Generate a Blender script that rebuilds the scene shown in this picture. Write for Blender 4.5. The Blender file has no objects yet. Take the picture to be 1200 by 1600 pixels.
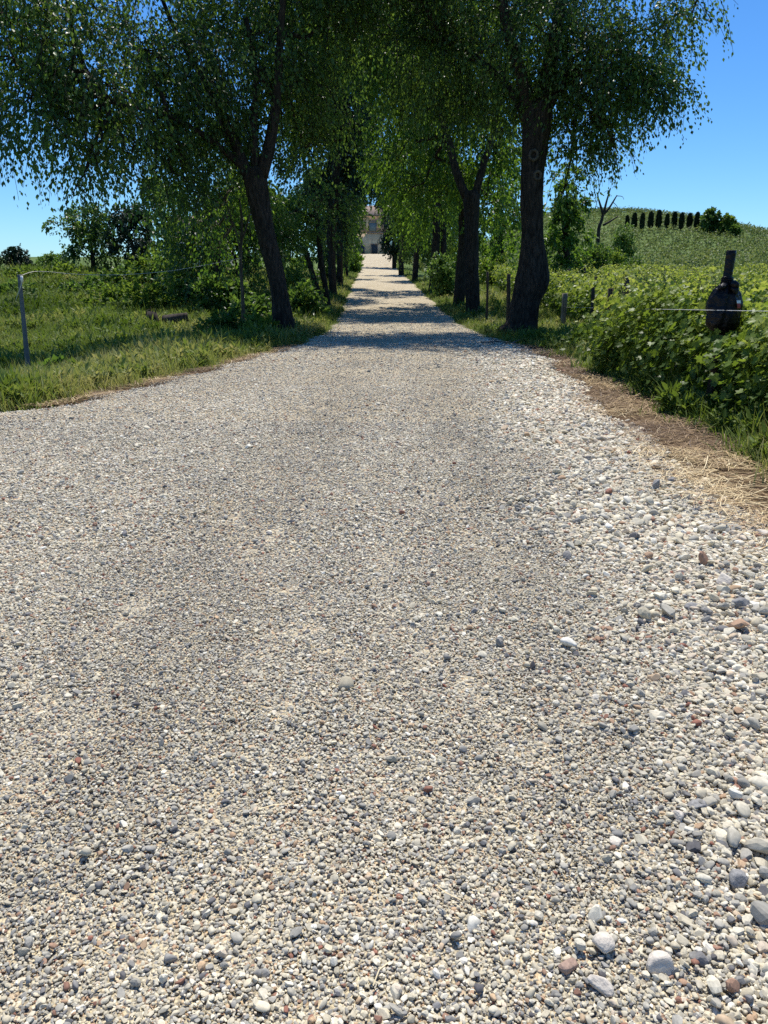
import bpy, math, random
import numpy as np
from mathutils import Vector

R = math.radians
SC = bpy.context.scene
COL = SC.collection
rng = np.random.default_rng(7)
random.seed(7)

# ------------------------------------------------------------------ camera
PITCH = R(16.45); F = 1202.0; CAMZ = 1.5
cp, sp_ = math.cos(PITCH), math.sin(PITCH)
def at(px, py, Y):
    """world point seen at photo pixel (px,py) at forward distance Y"""
    a = (px-600)/F; b = (800-py)/F
    dx, dy, dz = a, cp + b*sp_, -sp_ + b*cp
    t = Y/dy
    return np.array([dx*t, Y, CAMZ+dz*t])
def depth(p): return p[1]*cp - (p[2]-CAMZ)*sp_
def m_per_px(p): return depth(p)/F

# ------------------------------------------------------------------ noise
def _h(ix, iy, iz, s):
    n = (ix*374761393 + iy*668265263 + iz*2147483647 + s*1274126177) & 0xffffffff
    n = ((n ^ (n >> 13))*1274126177) & 0xffffffff
    return ((n ^ (n >> 16)) & 0xffff)/65535.0
def vn(x, y, z=0.0, s=0):
    x, y, z = np.broadcast_arrays(np.asarray(x, float), np.asarray(y, float), np.asarray(z, float))
    ix, iy, iz = np.floor(x).astype(np.int64), np.floor(y).astype(np.int64), np.floor(z).astype(np.int64)
    fx, fy, fz = x-ix, y-iy, z-iz
    fx, fy, fz = fx*fx*(3-2*fx), fy*fy*(3-2*fy), fz*fz*(3-2*fz)
    r = 0
    for a in (0, 1):
        for b in (0, 1):
            for c in (0, 1):
                w = (fx if a else 1-fx)*(fy if b else 1-fy)*(fz if c else 1-fz)
                r = r + w*_h(ix+a, iy+b, iz+c, s)
    return r*2-1
def fbm(x, y, z=0.0, s=0, o=3):
    r = 0; a = 1.0; f = 1.0
    for k in range(o):
        r = r + a*vn(np.asarray(x)*f, np.asarray(y)*f, np.asarray(z)*f, s+k*17); a *= .5; f *= 2.03
    return r
def sstep(a, b, x):
    t = np.clip((x-a)/(b-a), 0, 1); return t*t*(3-2*t)

# ------------------------------------------------------------------ terrain functions
_ty = np.linspace(-60, 4000, 8121)
def _table(pts, sm=9):
    p = np.array(pts, float); v = np.interp(_ty, p[:, 0], p[:, 1])
    k = np.ones(2*sm+1)/(2*sm+1); vp = np.pad(v, sm, mode='edge')
    return np.convolve(vp, k, 'valid')
_ZR = _table([(-60, 0), (30, 0), (36, .18), (49, .78), (60, 1.3), (90, 2.6), (115, 3.75), (128, 5.4), (145, 6.6), (160, 7.35), (180, 7.45), (260, 6), (600, -8), (4000, -10)])
_LZ = _table([(-60, -.3), (9, -.3), (16, -.42), (22, -.35), (28, 0), (36, .8), (45, 1.6), (55, 2.1), (75, 2.0), (120, 4.0), (150, 6.5), (180, 6.8), (260, 4), (600, -10), (4000, -12)], 6)
_RZ = _table([(-60, 0), (28, -.02), (49, .7), (66, 1.3), (90, 1.5), (150, 1.6), (500, -2), (900, -12), (4000, -12)], 8)
_XL = _table([(-60, -30), (0, -16), (6.5, -9), (9.1, -4.7), (10, -4.05), (13.3, -3.3), (19, -2.3), (27, -1.98), (49, -2.4), (115, -3.4), (135, -3.6), (150, -6), (164, -8), (4000, -8)], 1)
_XR = _table([(-60, 2.5), (0, 2.5), (4.7, 2.44), (6.5, 2.45), (8, 2.6), (9.6, 2.65), (13, 3.2), (19, 3.4), (27, 3.12), (49, 2.8), (115, 1.9), (135, 1.8), (150, 3), (164, 4), (4000, 4)], 1)
def ti(T, y): return np.interp(y, _ty, T)
def zr(y): return ti(_ZR, y)
def xl(y): return ti(_XL, y) + .18*vn(y*1.1, 3.3) + .08*vn(y*4.1, 9.1)
def xr(y): return ti(_XR, y) + .16*vn(y*1.2, 13.3) + .07*vn(y*4.3, 19.1)
def H(x, y):
    x = np.asarray(x, float); y = np.asarray(y, float)
    a = ti(_ZR, y); l = ti(_LZ, y); r = ti(_RZ, y)
    tl = ti(_XL, y)-x; tr = x-ti(_XR, y)
    z = a + (l-a)*sstep(.0, 4.5, tl)
    z = np.where(tr > 0, a + (r-a)*sstep(.5, 9, tr), z)
    z = z + 27.5*np.exp(-((x-82)/np.where(x > 82, 55*1.414, 70*1.414))**2 - ((y-318)/(82*1.414))**2)*sstep(5, 60, x)
    side = np.maximum(sstep(.3, 3, tl), sstep(.3, 3, tr))
    z = z + side*(.10*fbm(x*.5, y*.5, 0, 5) + .2*fbm(x*.12, y*.12, 0, 6, 2)*sstep(25, 50, y))
    return z
def P(x, y, dz=0.0):
    return np.array([x, y, float(H(x, y))+dz])
def at_ground(px, Y):
    """ground point in the column of photo pixel px at forward distance Y"""
    z = 0.0
    for _ in range(6):
        x = (px-600)/F*(Y*cp-(z-CAMZ)*sp_); z = float(H(x, Y))
    return np.array([x, Y, z])
def hit(px, py, dmin=4, dmax=520):
    Y = np.concatenate([np.arange(dmin, 80, .05), np.arange(80, dmax, .5)])
    a = (px-600)/F; b = (800-py)/F
    t = Y/(cp+b*sp_); x = a*t; z = CAMZ+(-sp_+b*cp)*t
    g = H(x, Y); k = np.argmax(z < g)
    if not (z < g).any(): k = len(Y)-1
    return np.array([x[k], Y[k], g[k]])

# ------------------------------------------------------------------ mesh helpers
def mk(name, V, F_, mat, tint=None, parent=None, origin=None, smooth=False):
    V = np.asarray(V, np.float64).reshape(-1, 3)
    if origin is None and parent is not None: origin = np.array(parent['_o'])
    o = np.zeros(3) if origin is None else np.asarray(origin, float)
    me = bpy.data.meshes.new(name)
    lv, ls = [], []
    for f in F_:
        f = np.asarray(f, np.int64)
        if f.size == 0: continue
        lv.append(f.ravel()); ls.append(np.full(len(f), f.shape[1]))
    lv = np.concatenate(lv); ls = np.concatenate(ls)
    st = np.concatenate([[0], np.cumsum(ls)[:-1]])
    me.vertices.add(len(V)); me.vertices.foreach_set('co', (V-o).astype(np.float32).ravel())
    me.loops.add(len(lv)); me.loops.foreach_set('vertex_index', lv.astype(np.int32))
    me.polygons.add(len(ls)); me.polygons.foreach_set('loop_start', st.astype(np.int32))
    me.polygons.foreach_set('loop_total', ls.astype(np.int32))
    if smooth: me.polygons.foreach_set('use_smooth', np.ones(len(ls), bool))
    if tint is not None:
        if not isinstance(tint, dict): tint = {'tint': tint}
        for k, v in tint.items():
            a = me.attributes.new(k, 'FLOAT', 'POINT'); a.data.foreach_set('value', np.asarray(v, np.float32))
    me.update(calc_edges=True); me.validate()
    me.materials.append(mat)
    ob = bpy.data.objects.new(name, me); COL.objects.link(ob)
    if parent is not None: ob.parent = parent
    else: ob.location = o
    return ob
def tag(o, label=None, cat=None, group=None, kind=None):
    if label: o['label'] = label
    if cat: o['category'] = cat
    if group: o['group'] = group
    if kind: o['kind'] = kind
    return o
def thing(name, loc, label, cat, group=None):
    o = bpy.data.objects.new(name, None); COL.objects.link(o)
    o.location = [float(v) for v in loc]; o['_o'] = [float(v) for v in loc]
    o.empty_display_size = .2
    return tag(o, label, cat, group)

class Acc:
    def __init__(s): s.V = []; s.T = []; s.Q = []; s.t = []; s.n = 0
    def add(s, V, tri=None, quad=None, tint=0.5):
        V = np.asarray(V, float).reshape(-1, 3)
        s.V.append(V)
        if tri is not None and len(tri): s.T.append(np.asarray(tri)+s.n)
        if quad is not None and len(quad): s.Q.append(np.asarray(quad)+s.n)
        s.t.append(np.broadcast_to(np.asarray(tint, float), (len(V),))); s.n += len(V)
    def build(s, name, mat, parent=None, origin=None, smooth=False):
        fs = []
        if s.T: fs.append(np.concatenate(s.T))
        if s.Q: fs.append(np.concatenate(s.Q))
        return mk(name, np.concatenate(s.V), fs, mat, np.concatenate(s.t), parent, origin, smooth)

def catmull(pts, n):
    pts = np.asarray(pts, float)
    p = np.vstack([2*pts[0]-pts[1], pts, 2*pts[-1]-pts[-2]])
    m = len(pts)-1; out = []
    for u in np.linspace(0, m, n):
        i = min(int(u), m-1); f = u-i
        a, b, c, d = p[i], p[i+1], p[i+2], p[i+3]
        out.append(.5*((2*b)+(-a+c)*f+(2*a-5*b+4*c-d)*f*f+(-a+3*b-3*c+d)*f**3))
    return np.array(out)
def tube(acc, pts, rad, sides=8, rough=0.0, ridge=0.0, seed=0, cap=True, tint=.5, flare=None):
    pts = np.asarray(pts, float); rad = np.broadcast_to(np.asarray(rad, float), (len(pts),))
    n = len(pts)
    tg = np.gradient(pts, axis=0); tg /= np.linalg.norm(tg, axis=1)[:, None]+1e-9
    ref = np.array([0, 1, 0.]) if abs(tg[:, 1]).mean() < .8 else np.array([1, 0, 0.])
    u = np.cross(tg, ref); u /= np.linalg.norm(u, axis=1)[:, None]+1e-9
    v = np.cross(tg, u)
    th = np.linspace(0, 2*np.pi, sides, endpoint=False)
    c, s = np.cos(th), np.sin(th)
    rr = np.repeat(rad[:, None], sides, 1)
    if rough or ridge:
        L = np.concatenate([[0], np.cumsum(np.linalg.norm(np.diff(pts, axis=0), axis=1))])
        A, B = np.meshgrid(L, th, indexing='ij')
        if rough: rr = rr*(1+rough*fbm(np.cos(B)*1.3+5, np.sin(B)*1.3+5, A*.9, seed, 3))
        if ridge:
            w = 1.2*vn(np.cos(B)*2, np.sin(B)*2, A*1.4, seed+3)
            g = np.abs(np.sin(B*sides/6.0*.5+w*2.2))
            rr = rr*(1+ridge*(g-.5)*(.6+.8*np.abs(vn(np.cos(B)*5, np.sin(B)*5, A*3, seed+9))))
    V = pts[:, None, :]+rr[:, :, None]*(c[None, :, None]*u[:, None, :]+s[None, :, None]*v[:, None, :])
    i = np.arange(n-1)[:, None]*sides; j = np.arange(sides)[None, :]; k = (j+1) % sides
    q = np.stack([i+j, i+k, i+sides+k, i+sides+j], -1).reshape(-1, 4)
    V = V.reshape(-1, 3); tri = None
    if cap:
        V = np.vstack([V, pts[0], pts[-1]])
        b = (n-1)*sides; jj = np.arange(sides); kk = (jj+1) % sides
        tri = np.vstack([np.stack([kk, jj, np.full(sides, n*sides)], 1), np.stack([b+jj, b+kk, np.full(sides, n*sides+1)], 1)])
    acc.add(V, tri, q, tint)
def box(acc, lo, hi, tint=.5):
    (a, b, c), (d, e, f) = lo, hi
    V = [(a,b,c),(d,b,c),(d,e,c),(a,e,c),(a,b,f),(d,b,f),(d,e,f),(a,e,f)]
    acc.add(V, None, [(3,2,1,0),(4,5,6,7),(0,1,5,4),(1,2,6,5),(2,3,7,6),(3,0,4,7)], tint)
def unit(a): return a/(np.linalg.norm(a, axis=-1, keepdims=True)+1e-9)

KITE = (np.array([(0, 0, 0), (-.5, .42, .12), (0, 1, -.05), (.5, .42, .12)]), np.array([(0, 1, 2), (0, 2, 3)]))
OVAL = (np.array([(0, 0, 0), (-.42, .22, .1), (-.4, .62, .1), (0, 1, -.1), (.4, .62, .1), (.42, .22, .1)]), np.array([(0, 1, 2), (0, 2, 3), (0, 3, 4), (0, 4, 5)]))
VINE = (np.array([(0, .1, 0), (-.28, -.08, .06), (-.55, .2, .1), (-.36, .38, .02), (-.46, .75, .1), (-.16, .68, .0), (0, 1, -.06), (.16, .68, 0), (.46, .75, .1), (.36, .38, .02), (.55, .2, .1), (.28, -.08, .06)]),
        np.array([(0, 1, 2), (0, 2, 3), (0, 3, 4), (0, 4, 5), (0, 5, 6), (0, 6, 7), (0, 7, 8), (0, 8, 9), (0, 9, 10), (0, 10, 11)]))
def leaves(acc, pos, dr, nrm, ln, wd, tint, shape=KITE):
    n = len(pos)
    y = unit(dr); x = unit(np.cross(y, nrm)); z = np.cross(x, y)
    ln = np.broadcast_to(ln, (n,)); wd = np.broadcast_to(wd, (n,))
    S, T = shape
    V = pos[:, None, :]+S[None, :, 0:1]*wd[:, None, None]*x[:, None, :]+S[None, :, 1:2]*ln[:, None, None]*y[:, None, :]+S[None, :, 2:3]*wd[:, None, None]*z[:, None, :]
    k = len(S)
    t = (np.arange(n)[:, None, None]*k+T[None]).reshape(-1, 3)
    acc.add(V.reshape(-1, 3), t, None, np.repeat(np.broadcast_to(tint, (n,)), k))
def rv(n): return unit(rng.normal(size=(n, 3)))
def spray(acc, C, Rd, n, L=.9, per=16, leaf=.12, droop=.9, core=.42, shape=KITE, tmid=.5, tw=None, asp=.6, spread=.09, clump=22):
    C = np.asarray(C, float); Rd = np.broadcast_to(np.asarray(Rd, float), (3,))
    u = rv(n); r = rng.random(n)**core
    p0 = C+u*Rd*r[:, None]
    if n > 40:                                   # gather the sprays into leaf clumps with gaps between
        m0 = max(5, n//clump); w0 = rng.integers(0, m0, n)
        p0 = np.where((rng.random(n) < .78)[:, None], p0[w0]+rng.normal(0, .17, (n, 3))*Rd, p0); u = unit((p0-C)/Rd)
        off = rng.normal(0, .13, m0)[w0]
    else: off = 0
    out = unit(u*Rd)
    d0 = unit(out*.8+rv(n)*.55+np.array([0, 0, -droop*.45]))
    Ls = L*rng.uniform(.6, 1.35, n)
    ct = tmid+rng.normal(0, .10, n)+off
    t = (np.arange(per)[None, :]+rng.random((n, per)))/per
    dn = np.array([0, 0, -droop*.75])
    pos = p0[:, None]+Ls[:, None, None]*(d0[:, None]*t[..., None]+dn*(t**2)[..., None])+rng.normal(0, spread*Ls[:, None, None], (n, per, 3))
    dr = unit(d0[:, None]+dn*2*t[..., None]*.8+np.array([0, 0, -.35*droop])+.85*rng.normal(size=(n, per, 3))*.6)
    nr = unit(rng.normal(size=(n, per, 3))*.8+np.array([0, 0, .7]))
    m = n*per
    ln = leaf*rng.uniform(.5, 1.35, m)
    tt = np.repeat(ct, per)+rng.normal(0, .1, m)
    leaves(acc, pos.reshape(-1, 3), dr.reshape(-1, 3), nr.reshape(-1, 3), ln, ln*asp, np.clip(tt, 0, 1), shape)
    if tw is not None:
        for i in range(0, n, 2):
            tt = np.linspace(0, 1, 4)
            pp = p0[i]+Ls[i]*(d0[i]*tt[:, None]+dn*(tt**2)[:, None])
            tube(tw, pp, np.linspace(.010, .004, 4), 3, cap=False)

# ------------------------------------------------------------------ materials
def mat(name):
    m = bpy.data.materials.new(name); m.use_nodes = True
    nt = m.node_tree; nt.nodes.clear()
    return m, nt
def N(nt, t, **kw):
    n = nt.nodes.new(t)
    for k, v in kw.items():
        if k.startswith('i_'):
            key = k[2:]; key = int(key) if key.isdigit() else key.replace('_', ' ')
            n.inputs[key].default_value = v
        else: setattr(n, k, v)
    return n
def ramp(nt, stops, interp='LINEAR'):
    r = nt.nodes.new('ShaderNodeValToRGB'); cr = r.color_ramp; cr.interpolation = interp
    while len(cr.elements) < len(stops): cr.elements.new(.5)
    for e, (p, c) in zip(cr.elements, stops):
        e.position = p; e.color = (*c, 1)
    return r
def simple(name, col, rough=.8, spec=.3, bump=None, var=.25, scale=8.0):
    m, nt = mat(name); L = nt.links.new
    out = N(nt, 'ShaderNodeOutputMaterial'); b = N(nt, 'ShaderNodeBsdfPrincipled', i_Roughness=rough)
    b.inputs['Specular IOR Level'].default_value = spec
    tc = N(nt, 'ShaderNodeTexCoord'); no = N(nt, 'ShaderNodeTexNoise', i_Scale=scale, i_Detail=6.0)
    L(tc.outputs['Object'], no.inputs['Vector'])
    r = ramp(nt, [(.3, [c*(1-var) for c in col]), (.7, [min(1, c*(1+var)) for c in col])])
    L(no.outputs['Fac'], r.inputs['Fac']); L(r.outputs['Color'], b.inputs['Base Color'])
    if bump:
        bu = N(nt, 'ShaderNodeBump', i_Strength=bump[0], i_Distance=bump[1])
        L(no.outputs['Fac'], bu.inputs['Height']); L(bu.outputs['Normal'], b.inputs['Normal'])
    L(b.outputs[0], out.inputs[0]); return m
def foliage(name, dark, mid, light, trans=.35, rough=.55, inst=False, spec=.25):
    m, nt = mat(name); L = nt.links.new
    out = N(nt, 'ShaderNodeOutputMaterial'); b = N(nt, 'ShaderNodeBsdfPrincipled', i_Roughness=rough)
    b.inputs['Specular IOR Level'].default_value = spec
    a = N(nt, 'ShaderNodeAttribute', attribute_name='tint')
    if inst: a.attribute_type = 'INSTANCER'
    r = ramp(nt, [(.1, dark), (.5, mid), (.95, light)])
    L(a.outputs['Fac'], r.inputs['Fac'])
    L(r.outputs['Color'], b.inputs['Base Color'])
    tr = N(nt, 'ShaderNodeBsdfTranslucent')
    hs = N(nt, 'ShaderNodeHueSaturation', i_Hue=.484, i_Saturation=1.1, i_Value=1.3)
    L(r.outputs['Color'], hs.inputs['Color']); L(hs.outputs['Color'], tr.inputs['Color'])
    mx = N(nt, 'ShaderNodeMixShader', i_0=trans)
    L(b.outputs[0], mx.inputs[1]); L(tr.outputs[0], mx.inputs[2]); L(mx.outputs[0], out.inputs[0])
    return m
def bark(name, c0, c1, zs=.22, sc=16, bd=.05):
    m, nt = mat(name); L = nt.links.new
    out = N(nt, 'ShaderNodeOutputMaterial'); b = N(nt, 'ShaderNodeBsdfPrincipled', i_Roughness=.92)
    b.inputs['Specular IOR Level'].default_value = .15
    tc = N(nt, 'ShaderNodeTexCoord'); mp = N(nt, 'ShaderNodeMapping'); mp.inputs['Scale'].default_value = (1, 1, zs)
    no = N(nt, 'ShaderNodeTexNoise', i_Scale=sc, i_Detail=8.0, i_Roughness=.65, i_Distortion=.6)
    n2 = N(nt, 'ShaderNodeTexNoise', i_Scale=2.2, i_Detail=4.0)
    L(tc.outputs['Object'], mp.inputs['Vector']); L(mp.outputs[0], no.inputs['Vector']); L(tc.outputs['Object'], n2.inputs['Vector'])
    r = ramp(nt, [(.36, c0), (.62, c1)])
    L(no.outputs['Fac'], r.inputs['Fac'])
    mx = N(nt, 'ShaderNodeMix', data_type='RGBA', blend_type='MULTIPLY'); mx.inputs[0].default_value = .7
    r2 = ramp(nt, [(.3, (.55, .55, .5)), (.7, (1.15, 1.1, 1.05))])
    L(n2.outputs['Fac'], r2.inputs['Fac']); L(r.outputs['Color'], mx.inputs[6]); L(r2.outputs['Color'], mx.inputs[7])
    L(mx.outputs[2], b.inputs['Base Color'])
    bu = N(nt, 'ShaderNodeBump', i_Strength=1.0, i_Distance=bd)
    L(no.outputs['Fac'], bu.inputs['Height']); L(bu.outputs['Normal'], b.inputs['Normal'])
    L(b.outputs[0], out.inputs[0]); return m

M = {}
M['leaf_a'] = foliage('leaf_broad_dark', (.034, .068, .016), (.080, .155, .032), (.17, .27, .055), .52, .42, False, .5)
M['leaf_b'] = foliage('leaf_broad_fresh', (.045, .092, .016), (.100, .20, .032), (.20, .32, .055), .54, .42, False, .5)
M['leaf_c'] = foliage('leaf_young', (.06, .12, .025), (.11, .20, .045), (.2, .29, .08), .42)
M['leaf_d'] = foliage('leaf_evergreen', (.008, .022, .012), (.018, .04, .018), (.035, .07, .03), .15)
M['leaf_e'] = foliage('leaf_hedge', (.055, .10, .018), (.125, .205, .036), (.22, .3, .06), .5)
M['leaf_v'] = foliage('leaf_vine', (.055, .10, .018), (.14, .22, .038), (.32, .38, .09), .48, .45)
M['leaf_h'] = foliage('leaf_hill_vine', (.065, .10, .03), (.125, .17, .05), (.20, .24, .08), .35)
M['cypress'] = foliage('leaf_cypress', (.006, .016, .010), (.013, .028, .015), (.024, .045, .022), .1)
M['grass'] = foliage('grass_blades', (.06, .11, .018), (.14, .21, .042), (.36, .35, .13), .4, .6, inst=True)
M['bark'] = bark('bark_furrowed', (.014, .011, .009), (.07, .056, .044))
M['bark2'] = bark('bark_grey', (.05, .042, .034), (.16, .135, .105), .3, 12, .02)
M['dead'] = bark('bark_dead', (.03, .025, .022), (.09, .075, .065), .3, 10, .03)
M['wound'] = bark('bare_wood', (.10, .07, .045), (.26, .2, .14), .12, 22, .02)
M['post'] = bark('post_wood', (.09, .08, .07), (.30, .27, .235), .1, 30, .01)
M['postd'] = bark('post_wood_dark', (.03, .024, .02), (.10, .08, .065), .1, 30, .01)
M['pole'] = simple('weathered_grey_pole', (.14, .145, .15), .85, .2, (.5, .01), .2, 14)
M['wire'] = simple('galvanised_wire', (.6, .6, .58), .4, .5)
M['rope'] = simple('pale_rope', (.55, .52, .42), .9, .1)
M['white'] = simple('white_paint', (.75, .75, .72), .6, .3, None, .08)
M['plastic'] = simple('black_plastic_film', (.006, .006, .008), .36, .22, (.7, .05), .3, 13)
M['red'] = simple('red_print', (.45, .06, .05), .5, .3)
M['plaster'] = simple('old_plaster', (.80, .56, .33), .9, .2, (.3, .02), .22, 1.1)
M['brick'] = simple('faded_brick', (.40, .27, .20), .9, .2, (.4, .02), .3, 2.5)
M['shutter'] = simple('grey_shutter', (.2, .24, .26), .7, .2)
M['doorw'] = simple('dark_door_wood', (.06, .065, .07), .7, .2)
M['stone_w'] = simple('pale_stone', (.60, .54, .45), .85, .25, (.3, .02), .18, 5)
M['stone_g'] = simple('grey_stone', (.25, .245, .235), .85, .25, (.3, .02), .25, 5)
M['stone_r'] = simple('rosy_stone', (.36, .25, .19), .85, .25, (.3, .02), .2, 5)
M['cloud'] = simple('cloud_white', (.85, .87, .9), 1, 0)

def tile_mat():
    m, nt = mat('clay_roof_tiles'); L = nt.links.new
    out = N(nt, 'ShaderNodeOutputMaterial'); b = N(nt, 'ShaderNodeBsdfPrincipled', i_Roughness=.85)
    tc = N(nt, 'ShaderNodeTexCoord'); w = N(nt, 'ShaderNodeTexWave', i_Scale=1.6, i_Distortion=.6)
    no = N(nt, 'ShaderNodeTexNoise', i_Scale=3.0, i_Detail=5.0)
    L(tc.outputs['Object'], w.inputs['Vector']); L(tc.outputs['Object'], no.inputs['Vector'])
    r = ramp(nt, [(.3, (.22, .14, .10)), (.7, (.40, .30, .23))]); L(no.outputs['Fac'], r.inputs['Fac'])
    L(r.outputs['Color'], b.inputs['Base Color'])
    bu = N(nt, 'ShaderNodeBump', i_Strength=1.0, i_Distance=.1); L(w.outputs['Fac'], bu.inputs['Height'])
    L(bu.outputs['Normal'], b.inputs['Normal']); L(b.outputs[0], out.inputs[0]); return m
M['tile'] = tile_mat()

STONES = [(.0, (.12, .115, .115)), (.10, (.21, .205, .195)), (.22, (.33, .315, .27)), (.34, (.41, .385, .315)), (.48, (.53, .47, .335)),
          (.62, (.61, .55, .405)), (.76, (.67, .62, .485)), (.86, (.73, .705, .60)), (.93, (.52, .37, .22)), (.98, (.32, .19, .13)), (1.0, (.28, .12, .08))]
def pebble_mat():
    m, nt = mat('pebble_stone'); L = nt.links.new
    out = N(nt, 'ShaderNodeOutputMaterial'); b = N(nt, 'ShaderNodeBsdfPrincipled', i_Roughness=.8)
    b.inputs['Specular IOR Level'].default_value = .25
    a = N(nt, 'ShaderNodeAttribute', attribute_name='tint'); a.attribute_type = 'INSTANCER'
    a2 = N(nt, 'ShaderNodeAttribute', attribute_name='lum'); a2.attribute_type = 'INSTANCER'
    r = ramp(nt, STONES)
    L(a.outputs['Fac'], r.inputs['Fac'])
    tc = N(nt, 'ShaderNodeTexCoord'); no = N(nt, 'ShaderNodeTexNoise', i_Scale=3.0, i_Detail=6.0, i_Roughness=.7)
    L(tc.outputs['Object'], no.inputs['Vector'])
    r2 = ramp(nt, [(.3, (.72, .72, .72)), (.7, (1.2, 1.2, 1.2))]); L(no.outputs['Fac'], r2.inputs['Fac'])
    mx = N(nt, 'ShaderNodeMix', data_type='RGBA', blend_type='MULTIPLY'); mx.inputs[0].default_value = 1
    L(r.outputs['Color'], mx.inputs[6]); L(r2.outputs['Color'], mx.inputs[7])
    hs = N(nt, 'ShaderNodeHueSaturation'); L(mx.outputs[2], hs.inputs['Color']); L(a2.outputs['Fac'], hs.inputs['Value'])
    L(hs.outputs['Color'], b.inputs['Base Color']); L(b.outputs[0], out.inputs[0]); return m
M['pebble'] = pebble_mat()
def road_mat():
    m, nt = mat('gravel_surface'); L = nt.links.new
    out = N(nt, 'ShaderNodeOutputMaterial'); b = N(nt, 'ShaderNodeBsdfPrincipled', i_Roughness=.9)
    b.inputs['Specular IOR Level'].default_value = .15
    tc = N(nt, 'ShaderNodeTexCoord')
    v = N(nt, 'ShaderNodeTexVoronoi', i_Scale=110.0); v2 = N(nt, 'ShaderNodeTexVoronoi', i_Scale=30.0)
    L(tc.outputs['Object'], v.inputs['Vector']); L(tc.outputs['Object'], v2.inputs['Vector'])
    sx = N(nt, 'ShaderNodeSeparateColor'); L(v.outputs['Color'], sx.inputs[0])
    sx2 = N(nt, 'ShaderNodeSeparateColor'); L(v2.outputs['Color'], sx2.inputs[0])
    r = ramp(nt, STONES); L(sx.outputs[0], r.inputs['Fac'])
    r1 = ramp(nt, STONES); L(sx2.outputs[0], r1.inputs['Fac'])
    mx = N(nt, 'ShaderNodeMix', data_type='RGBA'); mx.inputs[0].default_value = .35
    L(r.outputs['Color'], mx.inputs[6]); L(r1.outputs['Color'], mx.inputs[7])
    n = N(nt, 'ShaderNodeTexNoise', i_Scale=.9, i_Detail=6.0, i_Roughness=.6); L(tc.outputs['Object'], n.inputs['Vector'])
    r2 = ramp(nt, [(.3, (.88, .81, .69)), (.7, (1.12, 1.07, .97))]); L(n.outputs['Fac'], r2.inputs['Fac'])
    m2 = N(nt, 'ShaderNodeMix', data_type='RGBA', blend_type='MULTIPLY'); m2.inputs[0].default_value = 1
    L(mx.outputs[2], m2.inputs[6]); L(r2.outputs['Color'], m2.inputs[7]); L(m2.outputs[2], b.inputs['Base Color'])
    bu = N(nt, 'ShaderNodeBump', i_Strength=.8, i_Distance=.012); bu.invert = True
    L(v.outputs['Distance'], bu.inputs['Height'])
    bu2 = N(nt, 'ShaderNodeBump', i_Strength=.6, i_Distance=.03); bu2.invert = True
    L(v2.outputs['Distance'], bu2.inputs['Height']); L(bu.outputs['Normal'], bu2.inputs['Normal'])
    L(bu2.outputs['Normal'], b.inputs['Normal']); L(b.outputs[0], out.inputs[0]); return m
M['road'] = road_mat()
def ground_mat():
    m, nt = mat('meadow_ground'); L = nt.links.new
    out = N(nt, 'ShaderNodeOutputMaterial'); b = N(nt, 'ShaderNodeBsdfPrincipled', i_Roughness=.95)
    b.inputs['Specular IOR Level'].default_value = .1
    tc = N(nt, 'ShaderNodeTexCoord')
    n = N(nt, 'ShaderNodeTexNoise', i_Scale=.25, i_Detail=8.0, i_Roughness=.65); L(tc.outputs['Object'], n.inputs['Vector'])
    n2 = N(nt, 'ShaderNodeTexNoise', i_Scale=9.0, i_Detail=8.0, i_Roughness=.75); L(tc.outputs['Object'], n2.inputs['Vector'])
    g = ramp(nt, [(.3, (.07, .11, .03)), (.55, (.11, .165, .045)), (.75, (.18, .2, .08))]); L(n.outputs['Fac'], g.inputs['Fac'])
    s = ramp(nt, [(.32, (.035, .023, .016)), (.5, (.085, .055, .033)), (.68, (.23, .155, .085))]); L(n2.outputs['Fac'], s.inputs['Fac'])
    r2 = ramp(nt, [(.3, (.6, .6, .6)), (.7, (1.3, 1.3, 1.3))]); L(n2.outputs['Fac'], r2.inputs['Fac'])
    m2 = N(nt, 'ShaderNodeMix', data_type='RGBA', blend_type='MULTIPLY'); m2.inputs[0].default_value = 1
    L(g.outputs['Color'], m2.inputs[6]); L(r2.outputs['Color'], m2.inputs[7])
    a = N(nt, 'ShaderNodeAttribute', attribute_name='soil')
    ad = N(nt, 'ShaderNodeMath', operation='ADD'); L(a.outputs['Fac'], ad.inputs[0])
    ms = N(nt, 'ShaderNodeMath', operation='MULTIPLY_ADD'); L(n2.outputs['Fac'], ms.inputs[0]); ms.inputs[1].default_value = 1.2; ms.inputs[2].default_value = -.6
    L(ms.outputs[0], ad.inputs[1])
    cl = ramp(nt, [(.35, (0, 0, 0)), (.6, (1, 1, 1))]); L(ad.outputs[0], cl.inputs['Fac'])
    mx = N(nt, 'ShaderNodeMix', data_type='RGBA'); L(cl.outputs['Color'], mx.inputs[0])
    L(m2.outputs[2], mx.inputs[6]); L(s.outputs['Color'], mx.inputs[7]); L(mx.outputs[2], b.inputs['Base Color'])
    bu = N(nt, 'ShaderNodeBump', i_Strength=.7, i_Distance=.06); L(n2.outputs['Fac'], bu.inputs['Height'])
    L(bu.outputs['Normal'], b.inputs['Normal']); L(b.outputs[0], out.inputs[0]); return m
M['ground'] = ground_mat()
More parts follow.
